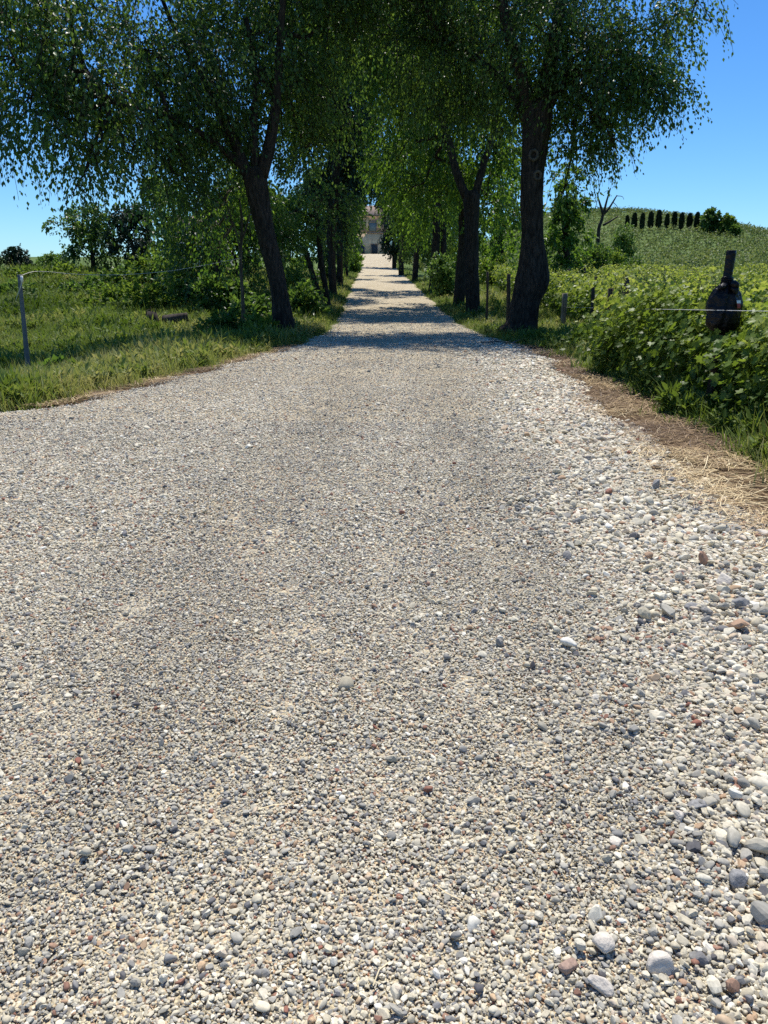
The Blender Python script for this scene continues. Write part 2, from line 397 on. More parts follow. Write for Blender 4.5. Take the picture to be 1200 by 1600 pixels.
def straw_mat():
    m, nt = mat('straw_stems'); L = nt.links.new
    out = N(nt, 'ShaderNodeOutputMaterial'); b = N(nt, 'ShaderNodeBsdfPrincipled', i_Roughness=.6)
    a = N(nt, 'ShaderNodeAttribute', attribute_name='tint')
    r = ramp(nt, [(0, (.09, .05, .03)), (.4, (.3, .19, .09)), (.7, (.5, .36, .17)), (1, (.68, .56, .33))]); L(a.outputs['Fac'], r.inputs['Fac'])
    L(r.outputs['Color'], b.inputs['Base Color']); L(b.outputs[0], out.inputs[0]); return m
M['straw'] = straw_mat()

# ------------------------------------------------------------------ ground sheet
def graded(lo, hi, step, far_lo, far_hi, g=1.12):
    c = list(np.arange(lo, hi+1e-6, step))
    s = step; v = hi
    while v < far_hi: s *= g; v += s; c.append(v)
    s = step; v = lo; pre = []
    while v > far_lo: s *= g; v -= s; pre.append(v)
    return np.array(pre[::-1]+c)
gx = graded(-14, 14, .22, -3500, 3500, 1.07); gy = graded(-6, 40, .25, -300, 4000, 1.05)
X, Y = np.meshgrid(gx, gy)
Z = H(X, Y)
XLg, XRg = ti(_XL, Y), ti(_XR, Y)
inside = np.minimum(X-XLg, XRg-X)
Z = Z - .10*sstep(-.1, .35, inside)
tr = X-XRg; tl = XLg-X
wR = np.where(Y < 11, .92, np.interp(Y, [11, 20, 26], [.9, .8, .1]))
soil = sstep(wR+.25, wR-.25, tr)*(tr > -.5)*(Y < 27) + (Y < 27)*sstep(.75, .25, tl)*(tl > -.5)*np.interp(Y, [8, 12, 20, 27], [.35, .95, .7, .1])
soil = soil + .9*np.exp(-((X+8.7)/1.6)**2-((Y-20.5)/.9)**2)*.8
soil = np.clip(soil, 0, 1)
nx, ny = len(gx), len(gy)
ii, jj = np.meshgrid(np.arange(nx-1), np.arange(ny-1))
k = (jj*nx+ii).ravel(); quads = np.stack([k, k+1, k+nx+1, k+nx], 1)
g = mk('ground', np.stack([X, Y, Z], -1), [quads], M['ground'], {'soil': soil.ravel()}, smooth=True)
tag(g, 'grassy ground and hills under the trees and vines', None, None, 'structure')

# ------------------------------------------------------------------ road
ry = graded(-4, 30, .16, -14, 168, 1.03); rs = np.linspace(0, 1, 71)
LX, RX = xl(ry), xr(ry)
S, RY = np.meshgrid(rs, ry)
RXX = LX[:, None]+(RX-LX)[:, None]*S
edge = np.minimum(RXX-LX[:, None], RX[:, None]-RXX)
def road_h(x, y):
    return zr(y) + .022*fbm(x*1.4, y*1.0, 0, 31, 3)
RZ = road_h(RXX, RY) + .0335*sstep(0, .3, edge) - .06*sstep(.06, 0, edge)
nx, ny = len(rs), len(ry)
ii, jj = np.meshgrid(np.arange(nx-1), np.arange(ny-1)); k = (jj*nx+ii).ravel()
rd = mk('gravel_road', np.stack([RXX, RY, RZ], -1), [np.stack([k, k+1, k+nx+1, k+nx], 1)], M['road'], smooth=True)
tag(rd, 'pale gravel road running straight up between the trees', None, None, 'structure')

# ------------------------------------------------------------------ scatter with geometry nodes (uncountable stuff only)
def scatter(name, pts, rot, scl, attrs, protos, idx, label):
    me = bpy.data.meshes.new(name); me.vertices.add(len(pts))
    me.vertices.foreach_set('co', np.asarray(pts, np.float32).ravel())
    def at_(n, t, v, key):
        a = me.attributes.new(n, t, 'POINT'); a.data.foreach_set(key, np.ascontiguousarray(v).ravel())
    at_('rot', 'FLOAT_VECTOR', np.asarray(rot, np.float32), 'vector'); at_('scl', 'FLOAT_VECTOR', np.asarray(scl, np.float32), 'vector')
    at_('idx', 'INT', np.asarray(idx, np.int32), 'value')
    for kk, vv in attrs.items(): at_(kk, 'FLOAT', np.asarray(vv, np.float32), 'value')
    ob = bpy.data.objects.new(name, me); COL.objects.link(ob)
    c = bpy.data.collections.new(name+'_shapes')
    for p in protos:
        for cc in list(p.users_collection): cc.objects.unlink(p)
        c.objects.link(p)
    ng = bpy.data.node_groups.new(name+'_scatter', 'GeometryNodeTree')
    ng.interface.new_socket('Geometry', in_out='INPUT', socket_type='NodeSocketGeometry')
    ng.interface.new_socket('Geometry', in_out='OUTPUT', socket_type='NodeSocketGeometry')
    n = ng.nodes; L = ng.links.new
    gi, go = n.new('NodeGroupInput'), n.new('NodeGroupOutput')
    ci = n.new('GeometryNodeCollectionInfo'); ci.inputs['Collection'].default_value = c
    ci.inputs['Separate Children'].default_value = True; ci.inputs['Reset Children'].default_value = True
    io = n.new('GeometryNodeInstanceOnPoints'); io.inputs['Pick Instance'].default_value = True
    def na(nm, t):
        q = n.new('GeometryNodeInputNamedAttribute'); q.data_type = t; q.inputs['Name'].default_value = nm
        return [s for s in q.outputs if s.enabled and s.name == 'Attribute'][0]
    e = n.new('FunctionNodeEulerToRotation')
    L(na('rot', 'FLOAT_VECTOR'), e.inputs[0]); L(e.outputs[0], io.inputs['Rotation'])
    L(na('scl', 'FLOAT_VECTOR'), io.inputs['Scale']); L(na('idx', 'INT'), io.inputs['Instance Index'])
    L(gi.outputs[0], io.inputs['Points']); L(ci.outputs[0], io.inputs['Instance']); L(io.outputs[0], go.inputs[0])
    md = ob.modifiers.new('scatter', 'NODES'); md.node_group = ng
    tag(ob, label, None, None, 'stuff'); return ob

import bmesh
def stone_mesh(name, seed, mat_, sub=2, ang=.35):
    r = np.random.default_rng(seed)
    bm = bmesh.new(); bmesh.ops.create_icosphere(bm, subdivisions=sub, radius=.5)
    V = np.array([v.co[:] for v in bm.verts])
    V = V*(1+.16*fbm(V[:, 0]*2.2+seed, V[:, 1]*2.2, V[:, 2]*2.2, seed, 2))[:, None]
    for _ in range(int(r.integers(4, 8))):                        # broken facets
        nrm = unit(r.normal(size=3)); d = V@nrm; lim = r.uniform(.2, .36)
        V = V-np.where(d > lim, (d-lim)*.9, 0)[:, None]*nrm
    for v, c in zip(bm.verts, V): v.co = c
    me = bpy.data.meshes.new(name); bm.to_mesh(me); bm.free()
    me.polygons.foreach_set('use_smooth', np.full(len(me.polygons), seed % 3 == 0 or sub > 2)); me.materials.append(mat_)
    o = bpy.data.objects.new(name, me); COL.objects.link(o); return o
pro = [stone_mesh('pebble_shape', 100+i, M['pebble'], 2) for i in range(12)]

def pick_tint(n, pale):
    """stone colour index: mostly cream and beige, some greys, a few rusts"""
    t = np.clip(rng.normal(.56, .2, n)+pale, .0, .9)
    g = rng.random(n) < .15
    t = np.where(g, rng.uniform(.02, .40, n), t)
    w = rng.random(n) < .07
    t = np.where(w, rng.uniform(.9, 1.0, n), t)
    return t
def gravel(y0, y1, dens, dmean, dsd, margin, lift, fade=None):
    A_ = []
    area = 0
    n = int(dens*(y1-y0)*2*(y1*.55+margin))
    y = rng.uniform(y0, y1, n); w = y*.55+margin
    x = rng.uniform(-1, 1, n)*(y1*.55+margin)
    ok = (np.abs(x) < w) & (x > xl(y)-.15) & (x < xr(y)+.12*rng.random(n)**2+.02)
    if fade: ok &= rng.random(n) < np.clip(1.05-(y-fade)/(y1-fade), .03, 1)**1.6
    x, y = x[ok], y[ok]; n = len(x)
    # coarser, whiter stone towards the right verge and both edges
    right = sstep(.35, 1.6, x-(-.15+.06*y)+.35*fbm(x*.8, y*.8, 0, 41, 2))*(y < 22)
    e = np.minimum(x-xl(y), xr(y)-x)
    track = np.exp(-((x+1.0-.03*y)/.45)**2)+np.exp(-((x-.75-.01*y)/.4)**2)
    pale = -.09*track-.05*sstep(0, .8, fbm(x*.5, y*.4, 0, 48, 2))+.10*right + .12*sstep(1.0, .1, e)*(y > 7) + .05*fbm(x*.7, y*.5, 0, 44, 2)
    d = np.exp(rng.normal(np.log(dmean), dsd, n))*(1-.14*np.clip(track, 0, 1)*(1-right))*(1+1.3*right*rng.random(n)**1.3)
    big = (rng.random(n) < .022*right+.0012)
    d = np.where(big, d*rng.uniform(1.6, 2.6, n), d)
    d = np.minimum(d, .085)
    z = road_h(x, y)+.035*sstep(0, .3, e)+d*rng.uniform(-.12, lift, n)
    rot = np.stack([rng.normal(0, .35, n), rng.normal(0, .35, n), rng.uniform(0, 6.28, n)], 1)
    s = np.stack([d*rng.uniform(.95, 1.45, n), d*rng.uniform(.75, 1.0, n), d*rng.uniform(.5, .8, n)], 1)
    return np.stack([x, y, z], 1), rot, s, pick_tint(n, pale), rng.uniform(.92, 1.24, n)*(1+.03*right)*(1-.07*np.clip(track, 0, 1))*(1+.09*fbm(x*.55, y*.4, 0, 47, 3))
parts = [gravel(.75, 4.2, 20000, .0090, .40, .75, .5), gravel(4.2, 8.5, 8500, .0122, .40, .8, .42),
         gravel(8.5, 21, 2000, .0165, .34, .8, .3, 10), gravel(14, 34, 150, .032, .3, .8, .25)]
pts, rot, scl, tin, lum = [np.concatenate(a) for a in zip(*parts)]
print('pebbles', len(pts))
scatter('gravel', pts, rot, scl, {'tint': tin, 'lum': lum}, pro, rng.integers(0, len(pro), len(pts)), 'loose multicoloured gravel covering the road')

# single larger stones one can point at: (px, py, width px, height ratio, material, label)
big = [(1026, 1550, 46, .75, 'stone_w', 'large rounded cream stone on the gravel near the bottom right corner'),
       (938, 1512, 40, .8, 'stone_w', 'pale angular stone left of the large cream stone on the gravel'),
       (886, 1548, 36, .6, 'stone_r', 'flat rosy brown stone beside the pale angular stone'),
       (932, 1590, 40, .7, 'stone_w', 'pale beige stone cut by the bottom edge of the picture'),
       (1024, 773, 22, .95, 'stone_g', 'upright grey rounded stone near the straw edge'),
       (1046, 764, 18, .7, 'stone_g', 'dark grey stone just behind the upright grey stone'),
       (1186, 853, 30, .6, 'stone_w', 'broad pale stone at the edge of the straw'),
       (1125, 928, 30, .7, 'stone_w', 'pale pointed stone among the coarse gravel'),
       (1158, 962, 30, .65, 'stone_g', 'blue grey stone in a dark cluster of coarse gravel'),
       (1080, 968, 30, .5, 'stone_g', 'flat grey brown stone left of the dark cluster'),
       (1148, 1410, 34, .8, 'stone_g', 'dull grey rough stone high on the right edge gravel'),
       (1090, 1282, 32, .6, 'stone_g', 'smooth light grey oval stone on the right gravel'),
       (960, 1350, 26, .45, 'stone_w', 'narrow white elongated stone lying aslant'),
       (1054, 1312, 24, .8, 'stone_w', 'round cream stone below the smooth oval stone')]
for i, (px, py, w, hr, m_, lab) in enumerate(big):
    p = hit(px, py, .8); d = w*m_per_px(p)
    o = stone_mesh('stone', 300+i, M[m_], 3)
    o.scale = (d*1.05, d*.85, d*hr); o.location = (p[0], p[1], float(road_h(p[0], p[1]))+.035+d*hr*.33)
    o.rotation_euler = (rng.normal(0, .12), rng.normal(0, .12), rng.uniform(0, 6.28))
    tag(o, lab, 'stone', 'larger stones on the gravel')

# ------------------------------------------------------------------ straw along the edges
ac = Acc()
def straws(n, fx, y0, y1, lmin, lmax, wid, tm):
    y = rng.uniform(y0, y1, n); x = fx(y, n)
    c = vn(x*1.7, y*1.7, 0, 71)
    keep = (c > -.05) | (rng.random(n) < .3)
    x, y = x[keep], y[keep]; n = len(x)
    a = rng.normal(.35, .75, n); L_ = rng.uniform(lmin, lmax, n)
    z = H(x, y)+rng.uniform(.01, .06, n)+.035*(x > ti(_XL, y))*(x < ti(_XR, y))
    d = np.stack([np.cos(a), np.sin(a), rng.normal(0, .1, n)], 1)
    d = np.where((rng.random(n) < .5)[:, None], d, rv(n)*np.array([1, 1, .18]))
    s = unit(np.cross(d, [0, 0, 1.]))
    p = np.stack([x, y, z], 1); h_ = wid*rng.uniform(.6, 1.2, n)
    up = np.array([0, 0, 1.])
    bend = (rng.normal(0, .08, n)*L_)[:, None]*s
    V = np.stack([p-d*L_[:, None]/2-s*h_[:, None]/2, p-d*L_[:, None]/2+s*h_[:, None]/2, p+bend+s*h_[:, None]/2+up*.006, p+bend-s*h_[:, None]/2+up*.006,
                  p+d*L_[:, None]/2+s*h_[:, None]/2, p+d*L_[:, None]/2-s*h_[:, None]/2], 1)
    b = np.arange(n)[:, None]*6
    q = np.concatenate([b+np.array([[0, 1, 2, 3]]), b+np.array([[3, 2, 4, 5]])])
    ac.add(V.reshape(-1, 3), None, q, np.repeat(np.clip(rng.normal(tm-.07, .2, n)+.38*vn(x*1.1, y*1.1, 0, 73), 0, 1), 6))
straws(5000, lambda y, n: ti(_XR, y)+rng.normal(.48, .36, n), 4, 10.5, .08, .34, .005, .42)
straws(2800, lambda y, n: ti(_XR, y)+rng.normal(.40, .25, n), 10, 20, .1, .35, .008, .42)
straws(1500, lambda y, n: ti(_XR, y)+rng.normal(.15, .25, n), 3, 7, .1, .4, .006, .8)
straws(4200, lambda y, n: ti(_XL, y)-rng.normal(.22, .2, n), 9, 21, .08, .3, .008, .4)
straws(120, lambda y, n: rng.uniform(-2.5, 2.4, n), 1.2, 6, .04, .11, .003, .75)
tag(ac.build('straw', M['straw']), 'brown and golden straw strewn along the gravel edges', None, None, 'stuff')

# ------------------------------------------------------------------ grass
def tuft(name, n, h, spread, wid, lean):
    a = Acc()
    for i in range(n):
        b = np.array([rng.normal(0, spread), rng.normal(0, spread), -.02])
        th = rng.uniform(0, 6.28); hh = h*rng.uniform(.55, 1.15); ln = lean*rng.uniform(.3, 1.4)
        d = np.array([math.cos(th), math.sin(th), 0]); s = np.array([-d[1], d[0], 0])*wid*rng.uniform(.7, 1.2)
        t = np.array([0, .4, .75, 1.0]); c = b+np.outer(t**1.8*ln*hh, d)+np.outer(t*(1-.25*ln*t), [0, 0, hh])
        w = np.array([1, .85, .5, .05])
        V = np.stack([c-s*w[:, None], c+s*w[:, None]], 1).reshape(-1, 3)
        a.add(V, None, [(0, 1, 3, 2), (2, 3, 5, 4), (4, 5, 7, 6)])
    return a.build(name, M['grass'])
def weed(name, n, h):
    a = Acc()
    for s_ in range(n):
        th = rng.uniform(0, 6.28); tip = np.array([math.cos(th)*.35*h, math.sin(th)*.35*h, h*rng.uniform(.6, 1.1)])
        tube(a, np.linspace(0, 1, 3)[:, None]*tip, np.array([.006, .005, .003]), 3, cap=False)
        m_ = 9; t = rng.uniform(.15, 1, m_); pos = t[:, None]*tip
        leaves(a, pos, unit(rv(m_)+np.array([0, 0, .3])), unit(rv(m_)*.5+np.array([0, 0, 1.])), rng.uniform(.05, .11, m_), rng.uniform(.025, .05, m_), .5, OVAL)
    return a.build(name, M['grass'])
tufts = [tuft('grass_tuft', 30, .17, .09, .005, .8) for _ in range(5)]+[tuft('grass_tuft', 26, .12, .1, .006, 1.1) for _ in range(4)]+[tuft('grass_tuft', 16, .30, .08, .005, .7) for _ in range(2)]+[weed('grass_tuft_leafy', 5, .17) for _ in range(2)]
def grass_pts(n, y0, y1, side, far, s0, s1):
    y = y0+(y1-y0)*rng.random(n)**1.0
    if side < 0:
        lim = np.minimum(ti(_XL, y)-.1, -.5); lo = -(y*.56+far)
        x = lim-(lim-lo)*rng.random(n); t = xl(y)-x
    else:
        lim = ti(_XR, y); hi_ = y*.56+far
        x = lim+(hi_-lim)*rng.random(n); t = x-xr(y)
    m_ = (np.abs(x) < y*.56+far)
    if side > 0:
        w = np.where(y < 11, 1.0, np.interp(y, [11, 20, 26], [.85, .6, .0]))+.22*vn(x*1.5, y*1.5, 0, 81)
        m_ &= (t > w)
    else:
        m_ &= (t > np.interp(y, [8, 12, 20, 26], [.25, .5, .3, .0])+.2*vn(x*1.5, y*1.5, 0, 83))
        bare = .9*np.exp(-((x+8.7)/1.5)**2-((y-20.5)/.8)**2)
        m_ &= rng.random(n) > bare
    x, y, t = x[m_], y[m_], t[m_]; n = len(x)
    s = rng.uniform(s0, s1, n)*(.75+.5*sstep(0, 1.2, t))*(1+.35*vn(x*.6, y*.6, 0, 85))
    tin = .52+.3*fbm(x*.35, y*.35, 0, 91, 3)+rng.normal(0, .11, n)+.25*sstep(.8, .1, t)*(side < 0)
    return np.stack([x, y, H(x, y)], 1), s, np.clip(tin, 0, 1)
gp = [grass_pts(14000, 6, 16, -1, 1.0, .8, 1.4), grass_pts(20000, 16, 34, -1, 1, .9, 1.7), grass_pts(20000, 34, 75, -1, 2, 1.3, 2.2),
      grass_pts(6000, 4, 14, 1, .8, .9, 1.6), grass_pts(13000, 14, 34, 1, 1, .8, 1.5), grass_pts(10000, 34, 75, 1, 2, 1.1, 2.0),
      ]
# verge strips along the avenue
def verge(n, y0, y1):
    y = rng.uniform(y0, y1, n); sd = rng.random(n) < .5; o = np.abs(rng.normal(0, .7, n))
    x = np.where(sd, xl(y)-o+.1, xr(y)+o-.1)
    return np.stack([x, y, H(x, y)], 1), rng.uniform(.6, 1.2, n), np.clip(.5+rng.normal(0, .15, n), 0, 1)
gp += [verge(3500, 20, 60), verge(3500, 60, 165)]
pts, s, tin = [np.concatenate(a) for a in zip(*gp)]
n = len(pts); print('tufts', n)
rot = np.stack([rng.normal(0, .12, n), rng.normal(0, .12, n), rng.uniform(0, 6.28, n)], 1)
scatter('grass', pts, rot, np.stack([s, s, s*rng.uniform(.8, 1.2, n)], 1), {'tint': tin}, tufts, rng.integers(0, len(tufts), n), 'green meadow grass and weeds beside the road')

# ------------------------------------------------------------------ trees
def trunk_from_px(acc, Y, pts, sides, rough, ridge, seed, base=None, nseg=40, Ys=None):
    W = []; r = []
    for i, (px, py, w) in enumerate(pts):
        y_ = Y if Ys is None else Ys[i]
        p = at(px, py, y_); W.append(p); r.append(w/2*.80*m_per_px(p))
    W = np.array(W); r = np.array(r)
    if base is not None:
        W[0] = base
    # root flare below ground
    W = np.vstack([W[0]-np.array([0, 0, .25]), W]) if base is not None else W
    r = np.concatenate([[r[0]*1.12], r]) if base is not None else r
    c = catmull(np.hstack([W, r[:, None]]), nseg)
    tube(acc, c[:, :3], np.maximum(c[:, 3], .01), sides, rough, ridge, seed)
    return W
def limb(acc, a, b, r0, r1, sides=6, sag=.25, n=9, wob=.15):
    a = np.asarray(a); b = np.asarray(b); L_ = np.linalg.norm(b-a)
    mid = (a+b)/2+np.array([0, 0, sag*L_*.35])+rng.normal(0, wob*L_*.3, 3)
    t = np.linspace(0, 1, n)[:, None]
    c = (1-t)**2*a+2*t*(1-t)*mid+t*t*b
    if L_ > 1.2:
        q = np.vstack([np.zeros(3), rng.normal(0, .07*L_, (3, 3)), np.zeros(3)]); c = c+catmull(q, n)
    tube(acc, c, np.linspace(r0, r1, n), sides, .15, 0, int(rng.integers(999)))
    return c

def avenue_tree(Y, trunks, forks, blobs, label, leafm, seed, leaf=.13, dens=1.0, per=16, L=.9, droop=.9, group='old trees lining the road', twigs=True, sides=40, ridge=.12, barkm='bark', name='avenue_tree', Ybase=None, asp=.6):
    """trunks: list of pixel polylines (first is main); forks: pixel polylines of main limbs; blobs: (px,py,r,Y[,k])"""
    px0, py0, w0 = trunks[0][0]
    base = at_ground(px0, Y)
    t = thing(name, base, label, 'tree', group)
    a = Acc()
    for i, tr_ in enumerate(trunks):
        b = at_ground(tr_[0][0], Y)
        trunk_from_px(a, Y, tr_, sides, .10, ridge, seed+i, b, 46)
    tk = a.build('trunk', M[barkm], t, smooth=True)
    br = Acc(); cr = Acc(); starts = []
    for fk in forks:
        W = trunk_from_px(br, Y, [f[:3] for f in fk], 14, .12, .08, seed+7, None, 18, [f[3] if len(f) > 3 else Y for f in fk])
        starts += list(W[len(W)//2:])
    if not starts:
        tp = trunks[0][-1]; starts = [at(tp[0], tp[1], Y)]
    starts = np.array(starts)
    for bl in blobs:
        px, py, r, yb = bl[:4]; k = bl[4] if len(bl) > 4 else 1.0
        c = at(px, py, yb)
        s0 = starts[np.argmin(np.linalg.norm(starts-c, axis=1)+(starts[:, 2] > c[2]+.5)*1.0)]
        dist = np.linalg.norm(c-s0); th_ = .5 if px > 1000 else 1.0
        if dist > .3:
            limb(br, s0, c, th_*min(.11, .03+.012*dist+.012*r), .02*th_, 7)
        for _ in range(int(3+r*2)):
            e = c+rv(1)[0]*r*.8; limb(br, c, e, .022, .008, 5, .2, 6)
        if py < -20 and len(bl) < 5: k *= .34  # unseen clumps above the view, thinned so light reaches the leaves below
        n = int(dens*k*(80 if Y < 30 else 60)*r**2.2)
        spray(cr, c, (r, r, r*.85), n, L*min(1, .55+.3*r), per, leaf, droop, .42, tw=(br if twigs else None), asp=asp)
    br.build('branches', M[barkm], t, smooth=True)
    cr.build('crown', M[leafm], t)
    return t, tk

# nearest right tree
Y1 = 24.4
R1, r1t = avenue_tree(Y1, [[(810, 531, 84), (815, 508, 62), (822, 470, 54), (832, 440, 62), (833, 415, 54), (832, 370, 42), (831, 300, 44), (835, 235, 47), (841, 185, 54), (843, 160, 44)]],
   [[(832, 190, 30), (815, 120, 24), (795, 50, 19), (775, -60, 14), (760, -160, 9)], [(846, 180, 36), (858, 110, 30), (872, 40, 24), (885, -80, 18), (880, -200, 10)], [(858, 165, 22), (882, 125, 14), (912, 95, 8)],
    [(825, 190, 20), (790, 130, 14, 25.2), (740, 90, 10, 26), (690, 60, 7, 26.6)]],
   [(690, 60, 1.9, 27), (620, 60, 1.5, 28), (720, 110, 1.5, 27), (790, 60, 2.0, 25.6), (780, 150, 1.1, 27.5), (870, 60, 1.9, 24.6), (880, 140, 1.3, 25.2), (950, 60, 1.6, 24), (975, 130, 1.1, 23.8),
    (1035, 130, .75, 23.4), (1060, 150, .45, 23.3), (930, 175, 1.0, 24.3), (890, 235, .8, 25.2), (955, 215, .55, 24), (905, 200, .9, 25), (1015, 60, 1.25, 23.4), (1000, 120, .8, 23.5), (930, 110, 1.5, 24), (1085, 10, .7, 23.2, .7), (880, 300, .5, 25.5, .7),
    (560, -90, 2.2, 26.5, .9), (640, -150, 2.2, 26.5, .9), (730, -60, 2.0, 26, .8), (690, -90, 2.6, 26.5), (830, -110, 2.8, 25.5), (960, -80, 2.2, 24.6), (1050, -70, 1.2, 23.8, .3), (820, -260, 3.0, 26), (700, -230, 2.6, 27), (600, -80, 2.0, 28), (930, -220, 2.4, 25)],  # leading clumps over the road: unseen, added to darken its shadow band
   'big dark tree with bulging trunk and two ringed knots, nearest on the right', 'leaf_a', 11, leaf=.112, dens=1.0, per=17, sides=84, ridge=.10)
# ringed knots on its trunk
for (px, py, r_) in ((834, 242, .115), (840, 274, .095)):
    c = at(px, py, Y1-.37); a = Acc()
    th = np.linspace(0, 2*np.pi, 25); ring = c+np.stack([np.cos(th)*r_, np.zeros(25), np.sin(th)*r_*1.15], 1)
    tube(a, ring, .038, 10, .5, 0, 5, cap=False)
    o = a.build('knot', M['bark2'], None, np.array(R1['_o']), True); o.parent = r1t; o.location = (0, 0, 0)
    o['label'] = 'pale ringed knot of a cut branch'

# nearest left tree
L1, l1t = avenue_tree(Y1, [[(444, 518, 50), (441, 492, 40), (436, 455, 34), (424, 400, 34), (412, 350, 36), (402, 300, 42), (398, 275, 44), (396, 262, 36)]],
   [[(388, 278, 24), (370, 235, 21), (345, 180, 17), (310, 110, 13), (270, 40, 9), (240, -40, 7)], [(408, 275, 26), (422, 220, 22), (432, 150, 18), (438, 60, 15), (445, -60, 11), (450, -180, 8)],
    [(380, 262, 14), (330, 220, 11, 23.6), (260, 180, 8, 22.6), (170, 160, 6, 21.4)], [(400, 265, 18), (395, 200, 15), (400, 120, 12), (385, 30, 9)]],
   [(60, 50, 1.7, 21), (50, 150, 1.2, 20.6), (100, 210, 1.0, 20.6), (150, 130, 1.8, 21.6), (150, 250, .7, 20.6), (205, 250, .9, 21.8), (230, 80, 2.1, 23), (240, 190, 1.5, 23), (270, 270, .8, 23), (330, 110, 2.0, 24.8), (320, 220, 1.2, 25.4),
    (420, 60, 2.1, 25.6), (440, 180, 1.4, 26.6), (365, 190, 1.2, 26), (510, 50, 1.8, 27), (520, 150, 1.3, 28), (480, 230, 1.0, 27.5), (20, 90, 1.0, 20.4), (120, 290, .35, 20.6, .8), (15, 200, .5, 20.4, .8), (300, 290, .6, 24), (10, 20, 1.0, 20.6),
    (520, -120, 2.4, 26.5, .9), (450, -60, 2.0, 26, .8), (80, -70, 2.0, 21.5), (220, -100, 2.4, 23.4), (380, -110, 2.6, 25.5), (500, -90, 2.3, 27), (300, -240, 2.8, 25), (440, -240, 2.8, 26.5)],  # leading clumps unseen above the view, made dense to shade the road
   'dark leaning tree with a pale bark scar, nearest on the left of the road', 'leaf_a', 21, leaf=.118, dens=1.0, per=17, droop=1.0, sides=84, ridge=.10)
a = Acc()
sc_ = np.array([at(px, py, Y1-.285) for px, py in ((418, 325), (426, 365), (431, 400), (435, 440), (437, 465))])
tube(a, catmull(sc_, 14), np.array([.03, .08, .11, .12, .11, .1, .1, .09, .08, .08, .07, .06, .05, .03])*.8, 10, .3, .1, 3)
o = a.build('bark_scar', M['wound'], None, np.array(L1['_o']), True); o.parent = l1t; o['label'] = 'pale strip of bare wood'

G = 'old trees lining the road'
avenue_tree(36, [[(740, 493, 30), (739, 470, 26), (738, 430, 26), (737, 350, 26), (736, 310, 32), (735, 298, 28)]],
   [[(728, 308, 18), (712, 265, 16), (700, 215, 13), (680, 150, 10), (665, 60, 8)], [(743, 302, 16), (756, 255, 14), (775, 195, 11), (790, 120, 8)]],
   [(600, 60, 2.2, 38), (560, 30, 2.0, 39), (640, 0, 2.2, 38), (580, -15, 2.4, 39.5), (690, 130, 2.2, 38), (640, 90, 2.0, 39), (700, 220, 1.6, 38.5), (640, 190, 1.8, 40), (620, 250, 1.3, 41), (760, 170, 2.0, 38), (780, 260, 1.5, 39), (760, 320, 1.0, 39.5), (690, 300, .9, 40), (650, 290, 1.2, 41), (740, 70, 2.4, 37.5), (660, 10, 2.2, 39), (600, 150, 1.2, 41, .8),
    (720, -40, 2.6, 38), (800, 20, 2.2, 38)],
   'dark tree forking wide above head height, second on the right of the road', 'leaf_b', 31, leaf=.17, dens=.8, twigs=False, sides=28)
avenue_tree(41, [[(716, 478, 24), (719, 440, 21), (723, 390, 19), (725, 320, 18), (724, 280, 15)]], [],
   [(720, 250, 1.8, 42), (670, 240, 1.6, 43), (770, 230, 1.8, 42), (790, 330, 1.2, 43), (660, 320, 1.1, 44), (700, 150, 2.2, 43), (800, 370, .9, 43)],
   'dark slim trunked tree half hidden behind the second right tree', 'leaf_b', 32, leaf=.18, dens=.7, twigs=False, sides=24)
avenue_tree(53, [[(676, 457, 19), (679, 420, 16), (682, 360, 15), (684, 300, 13)], [(692, 460, 16), (692, 430, 13), (693, 380, 11), (693, 320, 9)]], [],
   [(670, 270, 2.0, 55), (620, 230, 2.2, 56), (640, 320, 1.6, 56), (630, 300, 1.3, 57), (700, 320, 1.3, 55), (640, 150, 2.6, 56), (600, 255, 1.1, 58), (665, 350, .9, 56)],
   'twin stemmed dark tree behind the small shrub on the right of the road', 'leaf_b', 33, leaf=.2, dens=.62, twigs=False, sides=20)
avenue_tree(86, [[(627, 413, 11), (627, 395, 9), (627, 365, 8), (626, 335, 7)]], [],
   [(648, 315, 2.0, 88), (626, 305, 1.6, 89), (660, 330, 2.0, 88), (640, 255, 2.8, 90), (612, 275, 1.9, 90), (655, 360, 1.4, 89)],
   'dark tree standing alone at the far end of the right verge', 'leaf_a', 34, leaf=.27, dens=.5, twigs=False, sides=16)
avenue_tree(70, [[(648, 432, 12), (650, 410, 11), (652, 370, 10), (654, 320, 9)]], [],
   [(655, 300, 2.2, 72), (690, 310, 2.0, 71), (630, 330, 1.6, 73), (670, 360, 1.5, 72), (650, 240, 2.6, 74), (700, 370, 1.4, 72), (640, 385, .9, 72)],
   'shaded tree behind the twin stemmed tree on the right', 'leaf_a', 35, leaf=.24, dens=.55, twigs=False, sides=16)
avenue_tree(112, [[(616, 403, 8), (616, 385, 8), (617, 360, 7)]], [],
   [(620, 372, 1.5, 112), (622, 350, 1.6, 113), (618, 388, 1.2, 111), (617, 328, 1.4, 114), (632, 345, 2.2, 113), (645, 370, 2.2, 113), (628, 305, 2.0, 115), (585, 290, 1.7, 118), (600, 300, 1.5, 117), (572, 300, 1.4, 118)],
   'black green bushy evergreen beside the right corner of the farmhouse', 'leaf_d', 36, leaf=.3, dens=.8, twigs=False, sides=12, name='evergreen_tree', group=None)
